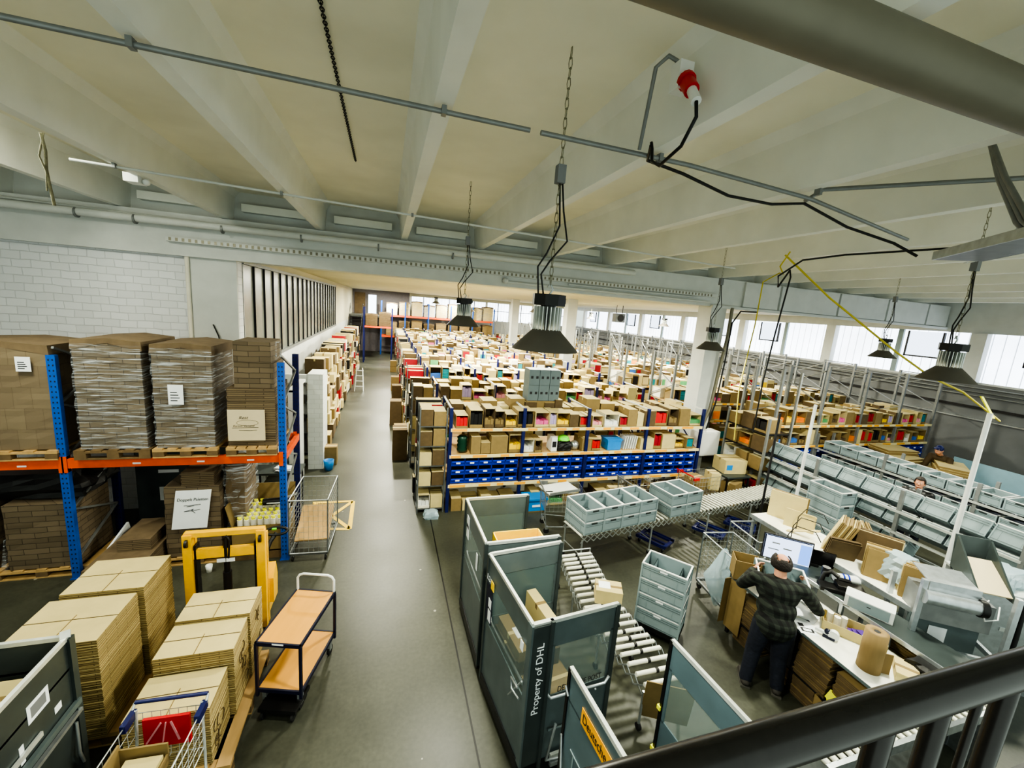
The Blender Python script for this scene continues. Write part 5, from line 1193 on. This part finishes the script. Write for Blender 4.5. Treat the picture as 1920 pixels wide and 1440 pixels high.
# ================================================================== SHELVING
ROWY = [8.44, 11.1, 14.0, 16.95, 19.85, 22.7, 25.6, 28.5, 31.4, 34.3]
NM = ['front','second','third','fourth','fifth','sixth','seventh','eighth','ninth','tenth']
def shelf_row(k, xs, label, tall):
    y0 = ROWY[k]; y1 = y0+1.15
    t = thing('shelving_row', label, 'shelving', (xs[0], y0, 0)); o = xs[0]
    H_ = 3.5 if tall else 2.37; m = 'grey_frame' if tall else 'navy'
    for x in xs:
        mb = MB()
        for y in (0, y1-y0): mb.box(x-o-.035, x-o+.035, y-.03, y+.03, 0, H_, m)
        if tall:
            n = 7 if k < 3 else 4
            for i in range(n): z = H_*i/n; z2 = H_*(i+1)/n; a, b = (0, y1-y0) if i % 2 else (y1-y0, 0); mb.bar((x-o, a, z), (x-o, b, z2), .03, .02, m)
            mb.bar((x-o, 0, H_-.03), (x-o, y1-y0, H_-.03), .03, .03, m)
        else: mb.bar((x-o, 0, H_-.02), (x-o, y1-y0, H_-.02), .035, .03, 'paint_white'); mb.bar((x-o, 0, 1.2), (x-o, y1-y0, 2.0), .03, .02, m)
        mb.build('upright_frame', t)
    W_ = xs[-1]-o
    for z in (.647, 1.323, 1.921):
        MB().box(0, W_, .0, y1-y0, z-.03, z-.008, 'wood_raw').build('shelf_board', t)
        b = MB().box(0, W_, -.035, -.005, z-.07, z, 'white_beam').box(0, W_, y1-y0+.005, y1-y0+.035, z-.07, z, 'white_beam').build('beam', t)
        if k < 3:
            R = random.Random(k*9+int(z*10)); mb = MB(); x = .03
            while x < W_-.3: w = R.uniform(.15,.4); mb.box(x, x+w, -.038, -.034, z-.062, z-.008, 'orange_tag'); x += w+R.uniform(.08,.35)
            mb.build('shelf_tags', b)
    return t
LX = [1.36, 3.0, 4.6, 6.22, 7.87]
for k in range(10):
    shelf_row(k, LX, f'{NM[k]} row of left blue shelving, counted from the viewer', False)
    rx = [10.3, 11.95, 13.6, 15.25, 16.9] if k == 0 else [8.95, 10.6, 12.25, 13.9, 15.55, 17.0]
    shelf_row(k, rx, f'{NM[k]} row of tall grey trussed shelving at right', True)
# cartons with open picking fronts
KIND = [('card','crimson','dark red'),('card','orange','orange'),('card_light','rose','pale pink'),('card','black','black'),('card_white','plastic_white','white'),('card','sky','blue'),('card_light','lilac','lilac'),
 ('card','card_dark','brown'),('card_light','pink','bright pink'),('card','teal','teal'),('card_dark','card','tan'),('card_light','khaki','khaki'),('card','red','red'),('card_light','green','green'),('card','yellow','yellow')]
PROT = {}
def pick_proto(i):
    b, c, nm = KIND[i]; t = thing('picking_carton', 'x', 'carton', (0,0,-50))
    w, d, h = .16, .24, .42
    MB().box(-w,w,-d,-d+.012,0,h*.18,b).box(-w+.01,w-.01,d-.06,d-.01,.01,h-.012,'card_shade').box(-w,-w+.01,-d,d,0,h,b).box(w-.01,w,-d,d,0,h,b).box(-w,w,d-.01,d,0,h,b).box(-w,w,-d,d,0,.01,b).box(-w,w,-d+.01,d,h-.012,h,'card_light').build('carton_body', t)  # lid paler as top-lit card, back liner darker as shade, both in colour
    mb = MB(); n = 3; hh = h*(.5 if i % 3 else .85)
    if i % 4 == 1:
        for j in range(8): mb.box(-w+.015, w-.015, -d+.02, d-.03, .012+hh*j/8, .012+hh*(j+1)/8-.008, c)
    else:
        for j in range(n): mb.box(-w+.014+j*(2*w-.028)/n, -w+.014+(j+1)*(2*w-.028)/n-.006, -d+.02+.015*(j % 2), d-.03, .012, hh-.02*((j*5) % 3), c)
    mb.build('contents', t); return t
def closed_proto(m):
    t = thing('cardboard_carton', 'x', 'carton', (0,0,-50)); MB().box(-.16,.16,-.24,.24,0,.42,m,mt='card_light').build('carton_body', t); MB().box(-.161,.161,-.02,.02,.36,.4215,'card_light' if m != 'card_light' else 'card').build('packing_tape', t); return t  # top face painted paler to read as lit from above
SIDE = {0: 'left', 1: 'right'}
USED = []
def place(proto_key, x, y, z, w, h, label, group, back=False, d=1.):
    if proto_key not in PROT:
        PROT[proto_key] = pick_proto(proto_key) if isinstance(proto_key, int) else closed_proto(proto_key); o = PROT[proto_key]
        o['label'] = label; o.location = (x, y, z)
    else: o = dup(PROT[proto_key], (x, y, z), None, label)
    o.scale = (w/.32, d, h/.42); o.rotation_euler.z = pi if back else 0
    o['group'] = group; return o
R = random.Random(99)
def fill(k, side, x0, x1, level, z, zmax, back, full=1., gaps=()):
    y = ROWY[k]+(.9 if back else .25); x = x0+.06; n = 0
    grp = f'cartons on the {level} level of the {NM[k]} {SIDE[side]} row'
    while x < x1-.2:
        w = R.uniform(.17,.4); h = R.uniform(.24,.46)*(zmax/.44)
        g_ = [b for a, b in gaps if x+w > a and x < b]
        if g_: x = g_[0]+.01; continue
        if R.random() < full:
            f = 'rear' if back else 'front'
            if R.random() < (.72 if not back else .25):
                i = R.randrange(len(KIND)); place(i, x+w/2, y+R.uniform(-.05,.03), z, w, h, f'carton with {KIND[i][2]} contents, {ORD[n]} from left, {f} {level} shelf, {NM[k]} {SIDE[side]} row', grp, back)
            else:
                m = R.choice(['card','card_light','card_dark','card']); nm = {'card':'brown','card_light':'pale','card_dark':'dark brown'}[m]
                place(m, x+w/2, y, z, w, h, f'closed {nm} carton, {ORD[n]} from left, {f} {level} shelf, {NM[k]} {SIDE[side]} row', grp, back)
            n += 1
        x += w+R.uniform(.005,.05)
fill(0, 0, 1.4, 7.8, 'top', 1.925, .44, False); fill(0, 0, 1.4, 7.8, 'top', 1.925, .5, True)
fill(0, 0, 1.4, 7.8, 'middle', 1.327, .42, False, .95, ((1.5,1.82),(3.7,4.5),(5.15,6.1))); fill(0, 0, 1.4, 7.8, 'floor', 0, .36, False, .75)
fill(0, 1, 10.35, 16.8, 'top', 1.925, .44, False); fill(0, 1, 10.35, 16.8, 'top', 1.925, .44, True); fill(0, 1, 10.35, 16.8, 'middle', 1.327, .42, False, .95)
fill(1, 0, 1.4, 7.8, 'top', 1.925, .44, False); fill(1, 0, 1.4, 7.8, 'top', 1.925, .46, True); fill(1, 1, 9.0, 16.9, 'top', 1.925, .44, False)
fill(2, 0, 1.4, 7.8, 'top', 1.925, .44, False)
# everything deeper in the hall is past counting
mb = MB(); R = random.Random(5)
CM = ['card','card','card_light','card_white','crimson','orange','rose','black','sky','lilac','pink','teal','red','green','yellow','black','card_dark','plastic_white','card_light']
def anon(k, x0, x1, z, hmax, back):
    y = ROWY[k]+(.65 if back else .01); x = x0
    while x < x1-.15:
        w = R.uniform(.13,.42); h = R.uniform(.5,1)*hmax; b = R.choice(['card','card_light','card','card_white','card_dark'])
        if R.random() < .94:
            mb.box(x, x+w, y, y+.48, z, z+h, b, mt=R.choice(['card_light','card_light','card','card_white']))  # pale tops put the overhead light into the colour
            c = R.choice(CM); s = -1 if not back else 1; yy = y-.004 if not back else y+.484
            mb.box(x+.02, x+w-.02, min(yy, yy+.004), max(yy, yy+.004), z+.03, z+h*R.uniform(.55,.92), c)
        x += w+R.uniform(.0,.04)
for k in range(10):
    for (a, b, s) in ((1.4,7.8,0),(9.0,16.9,1)):
        if k == 0: continue
        if k >= 3 or (k == 2 and s == 1): anon(k, a, b, 1.925, .46, False)
        if k >= 2 or s == 1: anon(k, a, b, 1.925, .5, True)
        anon(k, a, b, 1.327, .5, False)
        if k < 4: anon(k, a, b, .65, .5, False); anon(k, a, b, .02, .5, False)
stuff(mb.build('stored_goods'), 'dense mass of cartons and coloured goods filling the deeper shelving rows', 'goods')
# blue bins of the front row
def bin_proto():
    t = thing('storage_bin', 'x', 'bin', (0,0,-50), group='blue stacking bins in the front shelving row')
    w, d, h = .15, .22, .19
    MB().box(-w,-w+.008,-d,d,0,h,'bin_blue').box(w-.008,w,-d,d,0,h,'bin_blue').box(-w,w,d-.01,d,0,h,'bin_blue').box(-w,w,-d,-d+.01,0,h*.45,'bin_blue').box(-w,w,-d,d,0,.01,'bin_blue').obox((0,-d-.02,.1),(w*.9,0,0),(0,.015,.012),(0,.002,-.004),'bin_blue').box(-w,w,d-.05,d,h-.01,h,'bin_blue').build('bin_body', t)
    MB().box(-w+.01,w-.01,-d+.012,d-.012,.01,h*.3,'ink').box(-w+.01,w-.01,-d*.3,d-.012,.01,h*.8,'black').build('shade_block', t)  # dark blocks stand in for shade in the bin openings
    MB().box(-.045,.045,-d-.04,-d-.035,.06,.095,'paper').build('label_card', t); return t
bp_ = bin_proto(); first = True; n = 0
def bins(xs0, xs1, side, nlev=3):
    global first
    for lv in range(nlev):
        n = 0
        for b in range(4):
            a = xs0+b*(xs1-xs0)/4+.05; w = (xs1-xs0)/4-.1
            for i in range(5):
                loc = (a+w*(i+.5)/5, ROWY[0]+.24, .655+lv*.2)
                lb = f'blue storage bin, {["lowest","middle","top"][lv]} tier, {ORD[n]} from left, {side} front row'
                if first: bp_.location = loc; bp_['label'] = lb; first = False
                else: dup(bp_, loc, None, lb)
                n += 1
bins(1.36, 7.87, 'left'); bins(10.3, 16.9, 'right')
# goods with a look of their own
g = None
for i in range(6):
    loc = (3.42+(i % 3)*.27, 9.35, 2.38+(i//3)*.38)
    lb = f'grey locker-like box with two dark squares, {"lower" if i < 3 else "upper"} layer, {ORD[i % 3]} from left'
    if g is None:
        g = thing('grey_box', lb, 'box', loc); MB().box(-.13,.13,-.2,.2,0,.375,'crate_dark').build('box_body', g); MB().box(-.09,-.03,-.203,-.2,.16,.22,'ink').box(.04,.1,-.203,-.2,.16,.22,'ink').build('dark_squares', g)
    else: dup(g, loc, None, lb)
t = thing('box_support', 'wide brown carton carrying the grey locker-like boxes', 'carton', (3.69,9.35,1.925)); MB().box(-.42,.42,-.22,.22,0,.45,'card').build('carton_body', t)
t = thing('storage_tub', 'bright blue lidded plastic tub on the floor under the front row', 'tub', (3.35,8.3,.04)); bulge(MB(), -.24,.24,-.17,.17,0,.26,'tub_blue',3,3,.0,-.1).build('tub_body', t); MB().box(-.27,.27,-.2,.2,.26,.3,'tub_blue').build('lid', t); MB().box(-.1,.1,-.185,-.18,.1,.15,'paper').build('label', t)
t = thing('floor_board', 'small wooden board under the bright blue tub', 'board', (3.35,8.3,0)); MB().box(-.2,.2,-.15,.15,0,.04,'wood_raw').build('board', t)
y_ = 8.62
t = thing('green_canister', 'dark green ringed canister on the middle shelf near the left post', 'canister', (1.66,y_,1.327)); MB().lathe([(0,0)]+[(.1+.018*(i % 2),.045*i+.02) for i in range(8)]+[(.07,.38),(0,.38)], (0,0,0), 'dark_green', 20).build('canister_body', t)
t = thing('shelf_bag', 'black crumpled bag beneath the lime green helmet on the middle shelf', 'bag', (4.08,y_,1.327)); bulge(MB(), -.17,.17,-.14,.14,0,.22,'black',5,5,.08,.3,15).build('bag', t)
t = thing('green_helmet', 'lime green helmet on a black bag on the middle shelf', 'helmet', (4.08,y_,1.55)); MB().lathe([(.15,0),(.15,.03),(.12,.09),(.06,.125),(0,.13)], (0,0,0), 'lime', 18).build('shell', t); MB().box(-.12,.12,-.15,.12,-.0,.02,'black').build('liner', t)
t = thing('shelf_pot', 'silver grey round pot right of the lime green helmet', 'pot', (4.38,y_,1.327)); MB().lathe([(0,0),(.09,0),(.11,.1),(.1,.16),(.05,.2),(0,.2)], (0,0,0), 'zinc', 18).build('pot', t)
t = thing('white_package', 'white slim package left of the lime green helmet', 'package', (3.8,y_,1.327)); MB().box(-.07,.07,-.15,.15,0,.34,'plastic_white').box(-.05,.05,-.152,-.15,.1,.24,'ink').build('package', t)
t = thing('storage_tub', 'bright blue plastic tub on the middle shelf, third bay', 'tub', (5.38,y_,1.327)); bulge(MB(), -.18,.18,-.16,.16,0,.24,'tub_blue',3,3,.0,-.1).build('tub_body', t); MB().box(-.21,.21,-.18,.18,.24,.27,'tub_blue').build('lid', t)
for i in range(6):
    t = thing('white_folder', f'white upright folder beside the blue shelf tub, {ORD[i]} from left', 'folder', (5.68+i*.065,y_,1.327), 0, 'white folders'); MB().obox((0,0,.16),(.008,0,0),(0,.14,0),(.02,0,.16),'plastic_white').build('folder', t)
# grey end shelves beside the aisle
for k in range(10):
    y0 = ROWY[k]+.02; t = thing('end_shelf', f'grey steel shelf at the aisle end of the {NM[k]} left row', 'shelf', (.72, y0, 0)); H_ = 2.36
    for x in (0,.56):
        for y in (0, .45, 1.0): 
            if k < 3 or y != .45: MB().box(x-.015,x+.015,y-.015,y+.015,0,H_,'grey_steel').build('post', t)
    for z in (.1,.62,1.08,1.52,1.96): MB().box(-.01,.57,0,1.0,z-.02,z,'grey_steel').build('shelf_board', t)
    if k < 2:
        n = 0
        for z in (.1,.62,1.08,1.52,1.96):
            x = .02
            for j in range(2):
                w = .25; m = ['card','card_white','card_light','card_dark'][(j+int(z*10)) % 4]; nm = {'card':'brown','card_light':'pale','card_dark':'dark brown','card_white':'white'}[m]
                q = place(m if m != 'card_white' else 4, .72+.145+j*.27, y0+.26, z+.002, w, R.uniform(.28,.38), f'{nm} carton, {"left" if j == 0 else "right"} on {["bottom","second","third","fourth","top"][[.1,.62,1.08,1.52,1.96].index(z)]} board, grey end shelf of {NM[k]} row', 'cartons on the grey end shelves')
R = random.Random(8); mb = MB()
for k in range(10):
    for z in (.1,.62,1.08,1.52,1.96):
        for y in (.55,.8) if k < 2 else (.02,.28,.55,.8):
            if R.random() < .85:
                a = R.uniform(-.06,.05); mb.box(.72+a, 1.24, ROWY[k]+.03+y, ROWY[k]+y+.25, z+.002, z+R.uniform(.25,.42), R.choice(['card','card_light','card_dark','card_white','black','crimson']), mt='card_light')  # paler tops stand for light falling from above
    for z in (0, .36): mb.box(.3, .68, ROWY[k]+1.4, ROWY[k]+1.9, z, z+.35, 'card') if k in (1,2,4,6) else None
stuff(mb.build('stored_goods'), 'cartons packed on the end shelves deeper along the aisle', 'goods')
# shelving along the left side of the aisle
t = thing('side_shelving', 'long grey shelving along the left side of the aisle', 'shelving', (-2.3, 12.3, 0))
for i in range(14):
    for x in (0, .6): MB().box(x-.02,x+.02,i*1.25-.02,i*1.25+.02,0,2.4,'grey_steel').build('upright', t)
for z in (.08,.65,1.2,1.75,2.3): MB().box(-.02,.62,0,16.3,z-.025,z,'grey_steel').build('shelf_board', t)
n = 0; R = random.Random(21); mb = MB()
for z, lv in ((.082,'lowest'),(.652,'second'),(1.202,'third'),(1.752,'fourth'),(2.302,'top')):
    y = 12.35; n = 0
    while y < 28.4:
        w = R.uniform(.22,.5); h = R.uniform(.25,.5); pr = R.uniform(-.05,.16)
        m = R.choice(['card','card_light','card_dark','card_white','card','crimson','black']) if n >= 9 else R.choice(['card','card_light','card_dark'])
        if n < 9:
            nm = {'card':'brown','card_light':'pale','card_dark':'dark brown'}[m]
            q = place(m, -1.9+pr, y+w/2, z, w, h, f'{nm} carton on the {lv} board of the left aisle shelving, {ORD[n]} from near end', 'cartons in the left aisle shelving'); q.rotation_euler.z = pi/2
        else: mb.box(-2.28, -1.72+pr, y, y+w, z, z+h, m, mt='card_light')  # top coloured paler as if lit from overhead
        n += 1; y += w+R.uniform(.01,.06)
stuff(mb.build('stored_goods'), 'cartons packed in the left aisle shelving farther back', 'goods')
t = thing('step_ladder', 'small aluminium step ladder standing in the aisle at left', 'ladder', (-1.2,21.0,0)); 
for s in (-.2,.2): MB().bar((s,0,0),(s*.7,.35,1.1),.03,.02,'alu').bar((s,.75,0),(s*.7,.4,1.1),.03,.02,'alu').build('rail', t)
for i in range(4): MB().box(-.18,.18,.05+i*.08,.16+i*.08,.22+i*.25,.24+i*.25,'alu').build('step', t)
carton((-1.35,11.6,0), (.3,.3,.5), 0, 'open brown carton on the floor at the white brick stub', 'card'); t = thing('blue_bucket', 'small blue bucket at the foot of the white brick stub', 'bucket', (-1.36,11.15,0)); MB().lathe([(0,0),(.1,0),(.13,.26),(.12,.26),(.09,.02)], (0,0,0), 'tub_blue', 16).build('bucket', t)
for i, (x, y) in enumerate(((.45,11.9),(.4,15.4),(.5,18.3))): carton((x,y,0), (.4,.5,.9), 0, f'tall brown carton standing in the aisle, {ORD[i]} from the viewer', 'card_dark')
# white cabinet bits on the floor by the front row
t = thing('film_roll', 'white film scraps on the floor by the grey end shelf', 'film', (1.0,8.25,0)); bulge(MB(), -.14,.14,-.1,.1,0,.16,'bag',4,4,.2,.5,3).build('film', t)
# grey side rack right of the column
t = thing('side_rack', 'grey steel rack with cartons right of the column', 'rack', (9.25, 7.7, 0))
for x in (0,.75):
    for y in (0,1.3): MB().box(x-.025,x+.025,y-.025,y+.025,0,2.3 if x == 0 else 3.5,'grey_frame').build('upright', t)
for z in (.35,.9,1.4,1.9): MB().box(-.02,.77,0,1.3,z-.03,z,'dark_steel').build('shelf_board', t)
i = 0
for z, lv in ((.352,'lowest'),(.902,'second'),(1.402,'third'),(1.902,'top')):
    for j in range(3):
        m = ['card','card_light','card_dark','card'][(i*3+j) % 4]; nm = {'card':'brown','card_light':'pale','card_dark':'dark brown'}[m]
        q = place(m if (i+j) % 3 else [0,4,1,3][i % 4], 9.5, 7.95+j*.42, z, .36, R.uniform(.3,.42), f'carton on {lv} board of the grey rack by the column, {ORD[j]} from front', 'cartons on the grey rack by the column'); q.rotation_euler.z = -pi/2
    i += 1
t = thing('packing_table', 'low table with cartons between column and grey rack', 'table', (8.75,8.2,0)); MB().box(-.4,.35,-.4,.35,.7,.74,'panel_dark').build('table_top', t)
for x in (-.36,.31):
    for y in (-.36,.31): MB().box(x-.02,x+.02,y-.02,y+.02,0,.7,'dark_steel').build('leg', t)
t = carton((8.8,8.25,.742), (.62,.5,.36), radians(-8), 'brown carton with light blue sticker right of the distribution box', 'card_light'); MB().box(-.26,-.1,-.253,-.25,.1,.24,'tub_blue').build('blue_sticker', t)
R = random.Random(33)
for i in range(7):
    x, y = 5.3+i*.55, 7.75+R.uniform(-.05,.25)
    if 6.9 < x < 8.0: y += .35
    carton((x, y+.1, 0), (R.uniform(.3,.45), .35, R.uniform(.35,.6)), R.uniform(-.4,.4), f'carton on the floor behind the long conveyor, {ORD[i]} from left', R.choice(['card','card_dark','card_light']))
# pallet racks with wrapped loads at the far end
t = thing('far_pallet_rack', 'orange and blue pallet rack along the far back wall', 'rack', (-.4, 35.9, 0))
for i in range(6):
    for y in (0, 1.1): MB().box(i*1.9-.05,i*1.9+.05,y-.04,y+.04,0,4.4,'blue_steel').build('upright', t)
for z in (1.6, 3.3): MB().box(0,9.5,-.03,.03,z-.14,z,'orange_steel').box(0,9.5,1.07,1.13,z-.14,z,'orange_steel').build('beam', t)
for i in range(9):
    load(.0+i*1.02, .85+i*1.02, 36.0, 36.9, 3.31, 4.25+.12*(i % 3), f'pale film-wrapped pallet load on the far orange rack, {ORD[i]} from left', 'card_light' if i % 3 else 'card_white', True, 40+i)
for i in range(9):
    load(.0+i*1.02, .85+i*1.02, 36.0, 36.9, 1.61, 2.7+.1*(i % 3), f'brown pallet load on the lower far rack level, {ORD[i]} from left', 'card_dark' if i % 2 else 'card', False, 60+i)
t = thing('far_pallet_rack', 'orange beamed rack across the far end of the aisle', 'rack', (-1.5, 31.0, 0))
for i in range(2):
    for y in (0, 1.0): MB().box(i*1.9-.05,i*1.9+.05,y-.04,y+.04,0,3.9,'navy').build('upright', t)
for z in (2.6,): MB().box(0,1.9,-.03,.03,z-.12,z,'orange_steel').build('beam', t)
for i in range(2): load(-1.4+i*.9, -.6+i*.9, 31.1, 31.9, 2.61, 3.4+.15*(i % 2), f'brown carton load on the rack across the aisle end, {ORD[i]} from left', 'card_dark', False, 80+i)
